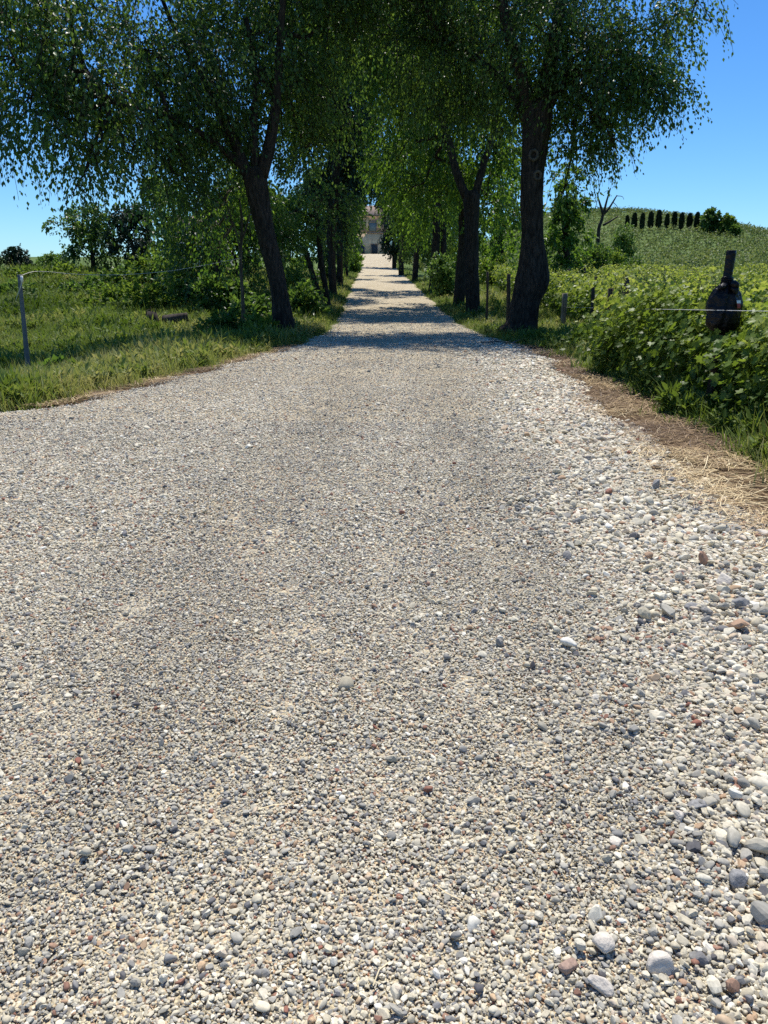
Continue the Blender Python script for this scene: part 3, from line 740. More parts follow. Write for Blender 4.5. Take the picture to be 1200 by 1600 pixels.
# left avenue
avenue_tree(38, [[(513, 486, 14), (509, 455, 11), (502, 410, 10), (497, 360, 8), (494, 330, 6)], [(502, 487, 13), (496, 455, 11), (486, 420, 10), (476, 385, 8)]], [],
   [(490, 320, 1.2, 38.5, .8), (470, 350, 1.0, 39), (510, 300, .8, 38, .7), (480, 290, .9, 39, .8), (500, 360, .7, 38, .8), (455, 390, .9, 40)],
   'slender young tree with two leaning stems and bright leaves on the left verge', 'leaf_c', 41, leaf=.15, dens=.75, twigs=False, sides=16, ridge=.05, droop=.3, barkm='bark', name='young_tree', group=None)
avenue_tree(48, [[(521, 470, 16), (519, 430, 14), (518, 370, 17), (522, 300, 20), (526, 240, 14)]], [],
   [(525, 290, 1.3, 48.5, 1.4), (520, 230, 1.7, 49), (545, 180, 2.0, 50), (500, 170, 2.0, 50), (540, 90, 2.6, 51), (480, 120, 2.4, 50), (500, 60, 2.6, 44), (450, 40, 2.6, 42), (520, -10, 2.8, 42), (520, 340, .9, 48.6, 1.3), (515, 390, .6, 48.8, 1.2), (545, 250, 1.0, 49), (460, 230, 1.6, 50), (530, 10, 3, 51), (555, 130, 1.4, 51)],
   'ivy dark tree with thick shaggy trunk on the left of the road', 'leaf_d', 42, leaf=.19, dens=.75, twigs=False, sides=20)
avenue_tree(59, [[(531, 453, 13), (531, 420, 11), (531, 370, 12), (534, 310, 10)]], [],
   [(530, 300, 1.4, 60), (545, 240, 1.8, 61), (550, 180, 2.0, 62), (520, 270, 1.8, 60), (530, 350, 1.0, 60), (535, 390, .8, 60), (560, 255, .8, 62, .7), (535, 130, 2.6, 62)],
   'dark tree third on the left verge behind the shaggy trunk', 'leaf_a', 43, leaf=.21, dens=.7, twigs=False, sides=16)
avenue_tree(76, [[(541, 431, 9), (541, 410, 8), (542, 370, 8), (545, 330, 7)]], [],
   [(540, 335, 1.3, 77), (546, 295, 1.6, 78), (535, 362, 1.3, 76), (556, 250, 2.2, 79), (542, 388, .9, 77), (528, 310, 2.0, 77)],
   'shaded tree fourth on the left verge towards the farmhouse', 'leaf_b', 44, leaf=.25, dens=.6, twigs=False, sides=16)
avenue_tree(104, [[(549, 406, 8), (549, 390, 7), (550, 365, 6)]], [],
   [(543, 362, 1.5, 105), (545, 382, 1.2, 104), (546, 335, 1.6, 106), (556, 350, .9, 106, .7), (530, 350, 2.2, 105), (540, 305, 2.2, 107)],
   'light green leafy tree covering the left side of the farmhouse', 'leaf_b', 45, leaf=.3, dens=.6, twigs=False, sides=12)
# more trees on the left bank
avenue_tree(26, [[(381, 505, 8), (379, 460, 7), (376, 410, 6), (378, 350, 5), (374, 310, 3)]],
   [[(377, 400, 4), (365, 350, 3), (350, 310, 2)], [(377, 380, 4), (392, 330, 3), (398, 290, 2)]],
   [(350, 320, .7, 26.6), (395, 300, .6, 26.8), (370, 290, .7, 27), (330, 350, .7, 27.2), (400, 350, .5, 27), (345, 390, .5, 27)],
   'thin pale barked sapling just left of the nearest left tree', 'leaf_b', 51, leaf=.12, dens=.8, twigs=True, sides=10, ridge=.03, barkm='bark2', name='sapling', group=None)
avenue_tree(33, [[(345, 470, 16), (342, 430, 13), (335, 370, 11), (330, 320, 9)]], [],
   [(300, 330, 1.7, 34), (340, 290, 1.6, 34), (280, 390, 1.3, 34), (345, 380, 1.4, 34.5), (310, 240, 1.4, 34.5), (260, 340, .9, 34), (390, 330, 1.5, 35), (400, 410, 1.3, 35), (370, 440, 1.1, 34), (320, 430, 1.1, 33.5), (440, 400, 1.2, 36), (460, 330, 1.3, 37)],
   'dense leafy tree filling the space left of the nearest left trunk', 'leaf_a', 52, leaf=.16, dens=.8, twigs=False, sides=16, name='broadleaf_tree', group='trees on the left bank')

def bank_tree(px, Y, top, w, label, leafm, leaf, dens, seed, group='trees on the left bank', lift=.25, name='broadleaf_tree', barkm='bark', nb=9, per=14):
    b = at_ground(px, Y); h = at(px, top, Y)[2]-b[2]; ww = w*m_per_px(b)
    t = thing(name, b, label, 'tree', group)
    a = Acc(); r0 = .035*h+.03
    pts_ = [b-np.array([0, 0, .2]), b+np.array([.03*h, 0, .3*h]), b+np.array([-.02*h, 0, .6*h]), b+np.array([0, 0, .85*h])]
    tube(a, catmull(pts_, 12), np.linspace(r0, r0*.2, 12), 12, .12, .08, seed); 
    a.build('trunk', M[barkm], t, smooth=True)
    br = Acc(); cr = Acc()
    st = np.random.default_rng(seed)
    for i in range(nb):
        f = lift+(1-lift)*(i+.5)/nb
        prof = math.sin(math.pi*min(1, max(.12, (f-lift)/(1-lift)*.85+.12)))**.7
        th = i*2.4+st.uniform(0, .8); rr = .27*ww*prof*st.uniform(.5, 1.15)
        r_ = max(.12*h, .24*ww*st.uniform(.75, 1.15)*max(.55, prof))
        c = b+np.array([math.cos(th)*rr, math.sin(th)*rr, h*f-(.5*r_ if f > .8 else 0)])
        limb(br, b+np.array([0, 0, h*f*.6]), c, .02+.008*h, .015, 6)
        spray(cr, c, (r_, r_, r_*.85), int(dens*70*(r_/leaf*.12)**2+30), .35*r_+.25, per, leaf, .5, .45)
    br.build('branches', M[barkm], t, smooth=True); cr.build('crown', M[leafm], t)
    return t
bank_tree(145, 52, 325, 118, 'round crowned tree on the left skyline above the bank', 'leaf_a', .2, 1.0, 61)
bank_tree(210, 50, 318, 82, 'dark dense tree right of the round crowned skyline tree', 'leaf_d', .2, 1.1, 62)
bank_tree(262, 54, 262, 96, 'taller mid green tree behind the dark dense bank tree', 'leaf_b', .22, 1.0, 63)
bank_tree(28, 66, 388, 52, 'small airy tree at the left edge of the skyline', 'leaf_d', .2, .6, 64)
bank_tree(80, 78, 398, 46, 'pale distant tree between the small airy tree and the round one', 'leaf_c', .24, .7, 65)
bank_tree(440, 62, 300, 120, 'leafy tree behind the slender two stemmed young tree', 'leaf_b', .23, .9, 66)
bank_tree(382, 50, 262, 130, 'broad shaded tree behind the nearest left trunk', 'leaf_a', .21, 1.0, 67)
bank_tree(500, 84, 240, 130, 'tall tree filling the gap behind the left avenue trunks', 'leaf_a', .28, 1.0, 68, lift=.06, nb=12)
bank_tree(330, 72, 290, 110, 'tree behind the house wall on the left bank', 'leaf_b', .25, .9, 69, lift=.06)
GR = 'trees beyond the right vineyard'
bank_tree(668, 128, 290, 90, 'far shaded tree behind the lone verge tree on the right', 'leaf_a', .36, 1.0, 75, GR, .05, nb=12)
bank_tree(700, 100, 270, 90, 'shaded tree behind the twin stemmed right tree', 'leaf_b', .32, 1.0, 76, GR, .05, nb=12)
bank_tree(878, 60, 268, 72, 'tall pale green tree with leaves to the ground beyond the right vineyard', 'leaf_b', .24, 1.25, 71, GR, .06, nb=13)
bank_tree(775, 66, 250, 95, 'green tree seen between the two nearest right trunks', 'leaf_b', .24, 1.1, 72, GR, .08, nb=11)
bank_tree(725, 84, 280, 90, 'dark green tree far behind the second right trunk', 'leaf_a', .28, 1.0, 73, GR, .08, nb=11)
bank_tree(968, 76, 352, 44, 'yellow green bushy tree right of the dead tree', 'leaf_c', .24, .9, 74, GR, .1)

# ------------------------------------------------------------------ bushes
def bush(px, Y, top, w, label, leafm, leaf, seed, group, dens=1.0, name='bush', cat='bush', lobes=6, yd=.8):
    b = at_ground(px, Y); h = max(.3, at(px, top, Y)[2]-b[2]); ww = w*m_per_px(b)
    t = thing(name, b, label, cat, group); st = np.random.default_rng(seed)
    a = Acc(); cr = Acc()
    for i in range(lobes):
        th = i*2.4+st.uniform(0, 1); rr = ww*.30*math.sqrt((i+.3)/lobes)
        hh = h*st.uniform(.45, .8)*(1-.35*rr/(ww*.3+1e-6)*.6)
        c = b+np.array([math.cos(th)*rr, math.sin(th)*rr*yd, hh*.72])
        r_ = np.array([ww*.23, ww*.23*yd, min(hh*.55, h*.45)])*st.uniform(.85, 1.2)
        c[2] = min(c[2], b[2]+h-r_[2]*.8)
        tube(a, np.array([b-np.array([0, 0, .1]), (b+c)/2+st.normal(0, .06, 3), c]), [.03, .02, .01], 5)
        n = int(dens*26*(r_[0]*r_[2]/(leaf*leaf)*.10)+14)
        spray(cr, c, r_, n, .3*r_[2]+.18, 12, leaf, .15, .5)
    a.build('stems', M['bark2'], t, smooth=True); cr.build('foliage', M[leafm], t)
    return t
GB = 'bushes on the left bank'
for i, (px, Y, top, w, lab, lm) in enumerate([
    (40, 47, 432, 70, 'low rounded green bush below the small airy tree', 'leaf_e'),
    (105, 47, 425, 70, 'low bush under the left end of the skyline trees', 'leaf_e'),
    (135, 38, 452, 64, 'sprawling bush halfway up the left bank', 'leaf_a'),
    (190, 41, 425, 90, 'dark bush under the dense bank tree', 'leaf_a'),
    (180, 33, 458, 80, 'bramble mound in front of the dark bush', 'leaf_e'),
    (250, 40, 405, 90, 'tall hedge bush below the house wall', 'leaf_e'),
    (235, 32, 455, 80, 'leafy mound right of the bramble mound', 'leaf_e'),
    (300, 35, 415, 90, 'shaded hedge bush left of the dense leafy tree', 'leaf_a'),
    (345, 31, 440, 80, 'dark bush at the foot of the dense leafy tree', 'leaf_a'),
    (395, 28, 455, 70, 'shaded bush left of the nearest left trunk base', 'leaf_a'),
    (470, 31, 455, 60, 'shaded bush right of the nearest left trunk base', 'leaf_a'),
    (455, 44, 430, 60, 'dark undergrowth bush behind the two stemmed young tree', 'leaf_e'),
    (352, 23.5, 478, 60, 'dark low bush beside the sapling', 'leaf_a'),
    (405, 23, 490, 44, 'low weedy bush in front of the nearest left trunk', 'leaf_e'),
    (15, 38, 450, 60, 'pale green clump at the left picture edge on the bank', 'leaf_c'),
    (92, 15.4, 574, 22, 'small dark broadleaf clump in the grass beside the grey pole', 'leaf_a'),
    (510, 60, 415, 40, 'bush in the shade behind the third left tree', 'leaf_a'),
    (552, 96, 385, 22, 'bush at the left road edge near the farmhouse', 'leaf_b')]):
    bush(px, Y, top-(16 if 29 < Y < 50 else 0), w*1.15, lab, lm, .13+.0016*Y, 200+i, GB, 1.15)
GQ = 'bushes beyond the right vineyard'
for i, (px, Y, top, w, lab, lm) in enumerate([
    (905, 69, 372, 50, 'dark bush at the foot of the tall pale green tree', 'leaf_a'),
    (925, 70, 368, 44, 'rounded dark bush left of the dead tree', 'leaf_a'),
    (955, 72, 378, 50, 'mid green bush at the foot of the dead tree', 'leaf_e'),
    (985, 66, 398, 36, 'dark bush at the right end of the bush belt', 'leaf_a'),
    (840, 66, 385, 60, 'bush behind the nearest right trunk', 'leaf_a'),
    (772, 60, 390, 60, 'grey green bush behind the field between the right trunks', 'leaf_e'),
    (690, 48, 385, 44, 'small light shrub growing at the base of the twin stemmed tree', 'leaf_c'),
    (910, 17.5, 505, 60, 'leafy weed clump at the left end of the near vine row', 'leaf_e'),
    (868, 19.5, 520, 40, 'low weed clump beside the nearest right trunk', 'leaf_e')]):
    bush(px, Y, top, w, lab, lm, .12+.0016*Y if Y > 30 else .075, 240+i, GQ)

# dead tree
b = at_ground(934, 73); t = thing('dead_tree', b, 'bare dead tree with black forked limbs in front of the hill', 'tree')
a = Acc()
trunk_from_px(a, 73, [(933, 392, 8), (935, 365, 7), (940, 345, 6), (943, 332, 5)], 12, .1, .08, 3, at_ground(933, 73), 14)
a.build('trunk', M['dead'], t, smooth=True)
a = Acc()
for pl in ([(942, 335, 6), (938, 320, 4), (934, 306, 3), (936, 298, 1.5)], [(943, 335, 6), (947, 318, 4), (952, 300, 3), (954, 294, 2)], [(944, 334, 5), (952, 325, 4), (960, 312, 3), (964, 305, 2)],
           [(942, 352, 5), (955, 345, 3.5), (966, 338, 2)], [(953, 300, 2), (949, 298, 1), (944, 301, .7)], [(963, 306, 1.5), (972, 307, 1), (975, 312, .6)], [(958, 316, 1.5), (964, 322, 1), (966, 328, .6)], [(935, 308, 1.5), (932, 318, 1), (930, 328, .6)], [(940, 326, 1.5), (930, 322, .8)]):
    trunk_from_px(a, 73, pl, 6, .1, 0, 4, None, 8)
a.build('branches', M['dead'], t, smooth=True)

# ------------------------------------------------------------------ vineyard
VST = []
def vrow(x0, y0, x1, y1, hgt, per_m, leaf, shape, width, label, group, lo=.25, shoots=3.0, sd=0, posts=None, matn='leaf_v'):
    L_ = math.hypot(x1-x0, y1-y0); b = P(x0, y0)
    t = thing('vine_row', b, label, 'vine row', group)
    n = int(L_*per_m); u = rng.random(n)
    x = x0+(x1-x0)*u; y = y0+(y1-y0)*u
    top = hgt*(1+.16*fbm(u*L_*.9, sd, 0, 7+sd, 3))
    f = rng.random(n)**.8
    z = lo+(top-lo)*f
    wv = width*(1+.45*fbm(u*L_*1.1, f*3, 0, 9+sd, 2))*(1-.45*np.abs(f-.55)*1.6)
    off = rng.normal(0, .5, n)*wv
    px_, py_ = -(y1-y0)/L_, (x1-x0)/L_
    pos = np.stack([x+px_*off, y+py_*off, H(x, y)+z], 1)
    if sd == 1:                                  # the row is thin where the bag hangs
        kp = ~((y > 7.7) & (y < 9.15) & (z > 1.0) & (pos[:, 0] < .44*y+.16))
        pos, off, f, x, y, z = pos[kp], off[kp], f[kp], x[kp], y[kp], z[kp]; n = len(x)
    sgn = np.sign(off)
    nr = unit(np.stack([px_*sgn*.6, py_*sgn*.6, np.full(n, .7)], 1)+rng.normal(0, .45, (n, 3)))
    dr = unit(np.stack([px_*sgn, py_*sgn, np.full(n, -.7)], 1)+rng.normal(0, .7, (n, 3)))
    ln = leaf*rng.uniform(.6, 1.2, n)
    cr = Acc(); st = Acc()
    tin = np.clip(.26+.5*f**2+.18*fbm(x*1.1, y*1.1, z*2, 12, 2)+rng.normal(0, .1, n), 0, 1)  # colour lightens upward: sunlit top and shaded foot painted into the leaves
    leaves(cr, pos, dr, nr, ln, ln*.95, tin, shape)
    ns = int(L_*shoots)
    for i in range(ns):
        v = rng.random(); xx = x0+(x1-x0)*v; yy = y0+(y1-y0)*v; p0 = P(xx, yy, hgt*.75)
        if sd == 1 and 7.4 < yy < 9.3: continue
        d = np.array([rng.normal(0, .2), rng.normal(0, .2), rng.uniform(.3, .7)]); e = p0+d
        tip = e+np.array([rng.normal(0, .16), rng.normal(0, .16), rng.uniform(-.05, .14)])
        c = catmull([p0, (p0+e)/2, e, tip], 6); tube(st, c, np.linspace(.006, .002, 6), 4, cap=False)
        m_ = 9; tt = rng.uniform(.25, 1, m_); pp = np.array([np.interp(tt, np.linspace(0, 1, 6), c[:, q]) for q in range(3)]).T+rng.normal(0, .03, (m_, 3))
        leaves(cr, pp, unit(rv(m_)+np.array([0, 0, -.2])), unit(rv(m_)*.6+np.array([0, 0, .8])), leaf*rng.uniform(.35, .85, m_), leaf*rng.uniform(.35, .8, m_), rng.uniform(.6, 1, m_), shape)
    for d_ in np.arange(.4, L_, 1.0 if per_m > 300 else 2.2):
        v = d_/L_; xx = x0+(x1-x0)*v; yy = y0+(y1-y0)*v; p0 = P(xx, yy, -.1)
        if VST:
            o = VST[int(rng.integers(len(VST)))].copy(); COL.objects.link(o)
        else:
            a_ = Acc(); q0 = np.array([0, 0, 0.])
            c = catmull([q0, np.array([.03, .04, .45]), np.array([-.02, .07, .95])], 6); tube(a_, c, np.linspace(.035, .018, 6), 6, .2)
            o = a_.build('vine_trunk', M['bark2'], None, q0, True); VST.append(o)
        o.parent = t; o.location = [float(v_) for v_ in p0-b]; o.rotation_euler = (0, 0, rng.uniform(0, 6.28))
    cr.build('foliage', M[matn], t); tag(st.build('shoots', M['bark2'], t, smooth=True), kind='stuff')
    return t
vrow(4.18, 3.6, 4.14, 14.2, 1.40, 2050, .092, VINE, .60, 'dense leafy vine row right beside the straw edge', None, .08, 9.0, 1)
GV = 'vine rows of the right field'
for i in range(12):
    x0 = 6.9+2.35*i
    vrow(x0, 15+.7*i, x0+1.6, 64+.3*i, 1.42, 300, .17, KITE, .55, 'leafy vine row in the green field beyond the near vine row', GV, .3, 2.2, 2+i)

# hill vines: uncountable
ac = Acc()
yy = np.arange(128, 372, 5.4); PX, PT = [], []
for y_ in yy:
    n = 1150
    x = rng.uniform(2, 235, n); y = y_+.16*(x-80)+rng.normal(0, .28, n)+.8*np.sin(x*.03)
    ok = (np.abs((x*.7+y) % 71-35) < 33.8)&(x > 4+.06*(y-120))
    x, y = x[ok], y[ok]
    PX.append(np.stack([x, y, H(x, y)+rng.uniform(.5, 1.2, len(x))], 1)); 
p = np.concatenate(PX); n = len(p)
q = np.repeat(p, 4, 0)+rng.normal(0, .33, (n*4, 3)); m_ = len(q)
leaves(ac, q, unit(rng.normal(size=(m_, 3))), unit(rng.normal(size=(m_, 3))*.8+np.array([0, 0, .6])), rng.uniform(.3, .6, m_), rng.uniform(.25, .5, m_), np.clip(.55+.25*fbm(q[:, 0]*.05, q[:, 1]*.05, 0, 3, 3)+rng.normal(0, .14, m_), 0, 1))
tag(ac.build('hill_vines', M['leaf_h']), 'rows of vines covering the far hillside', None, None, 'stuff')

# posts
def post(p0, p1, r, m_, label, group, name='vineyard_post', sides=10):
    a = Acc(); p0 = np.asarray(p0, float); p1 = np.asarray(p1, float)
    t = np.linspace(0, 1, 7)[:, None]; c = p0+(p1-p0)*t+np.sin(t*3.1)*np.array([.01, 0, 0]); c[0, 2] -= .25
    tube(a, c, r*np.array([1.05, 1, 1, .98, .97, .95, .93]), sides, .08, .04, int(rng.integers(99)))
    o = a.build(name, M[m_], None, p0, True); return tag(o, label, 'post', group)
GP = 'posts of the right vineyard'
def ppost(bx, tx, ty, Y, w, m_, label, extra=0.0):
    b = at_ground(bx, Y); tp = at(tx, ty, Y); return post(b, tp, w/2*m_per_px(b), m_, label, GP)
ppost(878, 883, 458, 27.0, 9, 'post', 'pale grey leaning post standing alone in the grass right of the nearest right trunk')
ppost(923, 927, 448, 24, 6, 'postd', 'thin dark post right of the pale grey leaning post')
ppost(929, 932, 432, 30, 5, 'postd', 'thin dark post just behind another dark post')
ppost(968, 980, 434, 18, 9, 'postd', 'thick brown leaning post rising above the left end of the near vine row')
ppost(997, 1003, 450, 24, 6, 'postd', 'short dark leaning post above the near vine row')
ppost(793, 795, 428, 27, 6, 'postd', 'dark post close to the left side of the nearest right trunk')
ppost(760, 762, 424, 30, 4, 'postd', 'slender dark post between the two nearest right trunks')
for bx, ty, Y in ((875, 428, 36), (899, 438, 33), (905, 425, 44), (912, 418, 50), (951, 428, 38), (1030, 446, 30), (1060, 447, 32), (888, 420, 48), (862, 432, 40), (1006, 436, 36), (1160, 452, 20)):
    ppost(bx, bx+rng.normal(0, 2), ty, Y, 4, 'postd', 'small dark post standing among the vine rows of the field')
# end post of near vine row
b = P(4.0, 14.0); post(b, b+np.array([-.04, 0, 1.45]), .05, 'postd', 'dark end post wrapped in leaves at the far end of the near vine row', GP)

# wrapped post with black bag
Yb = 9.2
pt = at(1143, 392, Yb); pb = at(1126, 520, Yb); gb = P(pb[0]-.06, Yb)
a = Acc(); c = catmull([gb, pb, (pb+pt)/2, pt], 16)
tube(a, c, np.full(16, .043), 14, .06, .03, 5)
bp = a.build('vineyard_post', M['postd'], None, gb, True)
tag(bp, 'tall post wrapped in black film carrying the black bag', 'post', GP)
a = Acc(); w_ = catmull([at(1133, 452, Yb), at(1138, 425, Yb), at(1143, 391, Yb)], 14)
tube(a, w_, np.array([.056, .054, .055, .05, .053, .05, .052, .05, .053, .052, .055, .054, .056, .052]), 18, .1, .03, 8)
o = a.build('film_wrap', M['plastic'], None, gb, True); o.parent = bp; o.location = (0, 0, 0)
cen = at(1131, 480, Yb); s_ = m_per_px(cen)
bag = thing('plastic_bag', cen, 'bulging black plastic bag tied to the wrapped post in the vines', 'bag')
a = Acc()
prof = [(435, 6, 1136), (443, 9, 1135), (450, 15, 1134), (458, 20, 1133), (466, 23, 1132), (476, 25, 1131), (486, 25.5, 1130), (496, 25.5, 1129), (505, 24.5, 1128), (512, 21, 1128), (518, 14, 1128), (522, 3, 1128)]
pp = np.array([np.append(at(cx, py, Yb-.06), rp*s_) for py, rp, cx in prof]); pp = catmull(pp, 60)
ns = 64; th = np.linspace(0, 2*np.pi, ns, endpoint=False)
f = np.linspace(0, 1, 60)[:, None]
fold = 1+.13*np.sin(th*7+6*f+2.5*vn(np.cos(th)*2, np.sin(th)*2, f*3, 4))*np.clip(1.25-f*1.3, .1, 1)+.09*fbm(np.cos(th)*1.6+4, np.sin(th)*1.6, f*5, 6, 4)+.07*np.abs(vn(np.cos(th)*5, np.sin(th)*5, f*14, 8))
rr = pp[:, 3:4]*fold
V = pp[:, None, :3]+np.stack([rr*np.cos(th), rr*np.sin(th)*.72, np.zeros_like(rr)], -1)
i = np.arange(59)[:, None]*ns; j = np.arange(ns)[None]; k2 = (j+1) % ns
a.add(V.reshape(-1, 3), None, np.stack([i+j, i+k2, i+ns+k2, i+ns+j], -1).reshape(-1, 4))
a.build('body', M['plastic'], bag, smooth=True)
a = Acc()
for p_, q_, r_ in (((1139, 444), (1153, 451), .035), ((1134, 446), (1120, 453), .03), ((1141, 449), (1150, 461), .04)):
    a0, a1 = at(*p_, Yb-.1), at(*q_, Yb-.16); t_ = np.linspace(0, 1, 10)[:, None]
    tube(a, a0+(a1-a0)*t_+np.sin(t_*3.1)*np.array([0, -.04, .02]), r_*np.array([.3, .6, .9, 1, 1, .95, .85, .7, .45, .1]), 14, .35, .25, int(r_*1000))
a.build('gathered_folds', M['plastic'], bag, smooth=True)
a = Acc(); kn = at(1136, 440, Yb-.06); th2 = np.linspace(0, 2*np.pi, 19)
for k_ in range(3): tube(a, kn+np.stack([np.cos(th2)*.062, np.sin(th2)*.062, .02*k_+.008*np.sin(th2*2)], 1), .008, 6, cap=False)
a.build('tie', M['plastic'], bag, smooth=True)
for nm, m_, y0_, y1_, x0_, x1_ in (('label_top', 'white', 469, 473.5, 1142, 1150), ('label_body', 'red', 473.7, 481, 1142.5, 1149)):
    a = Acc(); g0 = []
    for py in np.linspace(y0_, y1_, 4):
        for px in np.linspace(x0_, x1_, 5):
            q_ = at(px, py, Yb-.06)
            cx = np.interp(q_[2], pp[::-1, 2], pp[::-1, 0]); R_ = np.interp(q_[2], pp[::-1, 2], pp[::-1, 3])
            dx = np.clip((q_[0]-cx)/(R_*1.05), -.98, .98); q_[1] = Yb-.06-R_*.72*1.22*math.sqrt(1-dx*dx)-.012
            g0.append(q_)
    qd = [(r*5+c_, r*5+c_+1, (r+1)*5+c_+1, (r+1)*5+c_) for r in range(3) for c_ in range(4)]
    a.add(np.array(g0), None, qd); a.build(nm, M[m_], bag, smooth=True)
# string across the near vines
a = Acc(); e0 = at(884, 480, 26.9); e1 = np.array([4.15, 4.0, 1.27])
mid = np.linspace(0, 1, 14)[:, None]; c = e0+(e1-e0)*mid; 
c = catmull([e0, at(985, 482.3, 13), at(1092, 484.3, 8.9), at(1140, 485.2, 8.6), at(1215, 486.5, 7.7)], 40)
tube(a, c, .003, 6)
tag(a.build('fence_wire', M['wire'], None, e0, True), 'thin pale wire strung level in front of the black bag', 'wire')

# ------------------------------------------------------------------ left side objects
b = at_ground(46, 15.9); tp = at(30, 429, 15.9)
t = thing('utility_pole', b, 'slim grey leaning pole in the grass by the left edge', 'pole')
a = Acc(); tt = np.linspace(0, 1, 12)[:, None]; c = b+(tp-b)*tt; c[0, 2] -= .3
tube(a, c, np.linspace(.05, .036, 12), 16, .05, 0, 2); a.build('shaft', M['pole'], t, smooth=True)
a = Acc(); ins = at(33, 436, 15.85); tube(a, [ins+np.array([.03, -.03, -.06]), ins+np.array([.03, -.03, .06])], .022, 10); a.build('insulator', M['white'], t, smooth=True)
a = Acc(); tie = at(30, 452, 15.9); lp = at(27, 462, 15.85)
tube(a, catmull([ins, at(33, 446, 15.8), lp, at(25, 470, 15.9)], 10), .008, 5); a.build('tie_wire', M['rope'], t, smooth=True)
a = Acc(); sap = at(377, 403, 25.9)
c = catmull([at(31, 431, 15.9), at(60, 424, 16.8), at(120, 428.5, 18.6), at(180, 429.5, 20.4), at(240, 426, 22.3), at(300, 418, 24), sap], 40)
tube(a, c, .007, 6); tag(a.build('cable', M['rope'], None, c[0], True), 'pale slack cable from the grey pole to the sapling', 'cable')
GL = 'short stakes on the left bank'
for bx, by, ty, lab in ((25, 556, 537, 'short dark stake in the grass left of the grey pole'), (63, 542, 528, 'short dark stake right of the grey pole foot')):
    p = hit(bx, by); post(p, p+np.array([0, 0, (by-ty)*m_per_px(p)*1.05]), .03, 'postd', lab, GL, 'wooden_stake')
p = hit(145, 521); s_ = m_per_px(p)
a = Acc(); tube(a, [p+np.array([-.16, 0, .2]), p+np.array([0, 0.02, .23]), p+np.array([.17, .03, .25])], [.03, .045, .03], 8, .2)
tag(a.build('pale_log', M['white'], None, p, True), 'small whitish log lying on the left meadow', 'log')
p = hit(238, 517); s_ = m_per_px(p); p[2] += .15
st_ = thing('tree_stump', p, 'splintered dark stump standing in the left meadow', 'stump')
a = Acc()
tube(a, [p-np.array([0, 0, .1]), p+np.array([.02, 0, .25]), p+np.array([.06, 0, .5])], [.26, .22, .14], 18, .2, .2, 5); a.build('stump_body', M['dead'], st_, smooth=True)
a = Acc()
for k_ in range(9):
    o_ = np.array([rng.normal(0, .1), rng.normal(0, .06), .4]); tube(a, [p+o_, p+o_+np.array([rng.normal(.02, .05), 0, rng.uniform(.12, .3)])], [.035, .004], 5)
a.build('splinters', M['dead'], st_)
a = Acc(); q_ = p+np.array([.45, -.1, .2]); tube(a, catmull([q_, q_+np.array([.4, 0, .06]), q_+np.array([.85, .1, .14])], 10), np.linspace(.17, .15, 10), 16, .15, .12, 8)
tag(a.build('fallen_log', M['dead'], None, q_, True), 'dark fallen log beside the splintered stump', 'log')
# fallen branch at the road edge by the right tree
a = Acc()
for pl in ([(752, 541), (775, 538), (800, 541), (822, 548), (838, 551)], [(800, 541), (812, 536), (822, 533)], [(822, 548), (815, 552), (806, 553)], [(775, 538), (768, 533), (760, 532)]):
    tube(a, catmull([hit(px, py)+np.array([0, 0, .06+.03*rng.random()]) for px, py in pl], 12), np.linspace(.02, .007, 12), 6, .2)
tag(a.build('fallen_branch', M['post'], None, None, True), 'thin bare fallen branch at the gravel edge below the nearest right tree', 'branch')

# ------------------------------------------------------------------ hilltop
GC = 'row of cypresses on the hilltop'
ords = ['leftmost, smallest', 'second', 'third', 'fourth', 'fifth and tallest', 'sixth, thin', 'seventh', 'eighth', 'ninth', 'last']
cy = [(979, 342, 357, 4), (990, 338.5, 358.5, 8), (1002.5, 339, 360, 6), (1015.5, 337, 359, 8.5), (1028, 334.5, 358, 9), (1041, 340, 359, 5), (1052.5, 337, 358, 7.5), (1063.5, 338.5, 360, 7.5), (1076, 339, 359, 8), (1087.5, 338, 361, 8.5)]
for i, (px, ty, by, w) in enumerate(cy):
    b = hit(px, by, 60); k_ = m_per_px(b); h = (by-ty)*k_*1.08; r_ = w*k_*.37
    t = thing('cypress', b, f'{ords[i]} dark cypress counted from the left in the hilltop row', 'tree', GC)
    a = Acc(); tube(a, [b-np.array([0, 0, .2]), b+np.array([0, 0, h*.3])], [.16, .12], 8); a.build('trunk', M['bark'], t)
    cr = Acc(); n = 1500; f = rng.random(n); th = rng.uniform(0, 6.28, n)
    pr = np.interp(f, [0, .08, .3, .6, .85, 1], [.55, .85, 1, .95, .65, .1])*(1+.15*vn(np.cos(th)*1.5, np.sin(th)*1.5, f*6, i))
    rr = r_*pr*rng.random(n)**.35
    pos = np.stack([b[0]+np.cos(th)*rr, b[1]+np.sin(th)*rr, b[2]+h*(.06+.92*f)], 1)
    leaves(cr, pos, unit(np.stack([np.cos(th)*.4, np.sin(th)*.4, np.ones(n)], 1)+rng.normal(0, .25, (n, 3))), unit(np.stack([np.cos(th), np.sin(th), np.zeros(n)], 1)+rng.normal(0, .3, (n, 3))), rng.uniform(.5, .9, n), .4, np.clip(rng.normal(.5, .2, n), 0, 1))
    cr.build('crown', M['cypress'], t)
def hill_tree(px, by, ty, w, label, leafm, seed):
    b = hit(px, by, 60); return bank_tree(px, b[1], ty, w, label, leafm, .75, .35, seed, 'round trees on the hill shoulder', .12, nb=10)
hill_tree(1110, 363, 327, 38, 'dark rounded tree right of the cypress row on the hill', 'leaf_a', 81)
hill_tree(1135, 367, 337, 28, 'lighter green tree beside the dark rounded hill tree', 'leaf_e', 82)
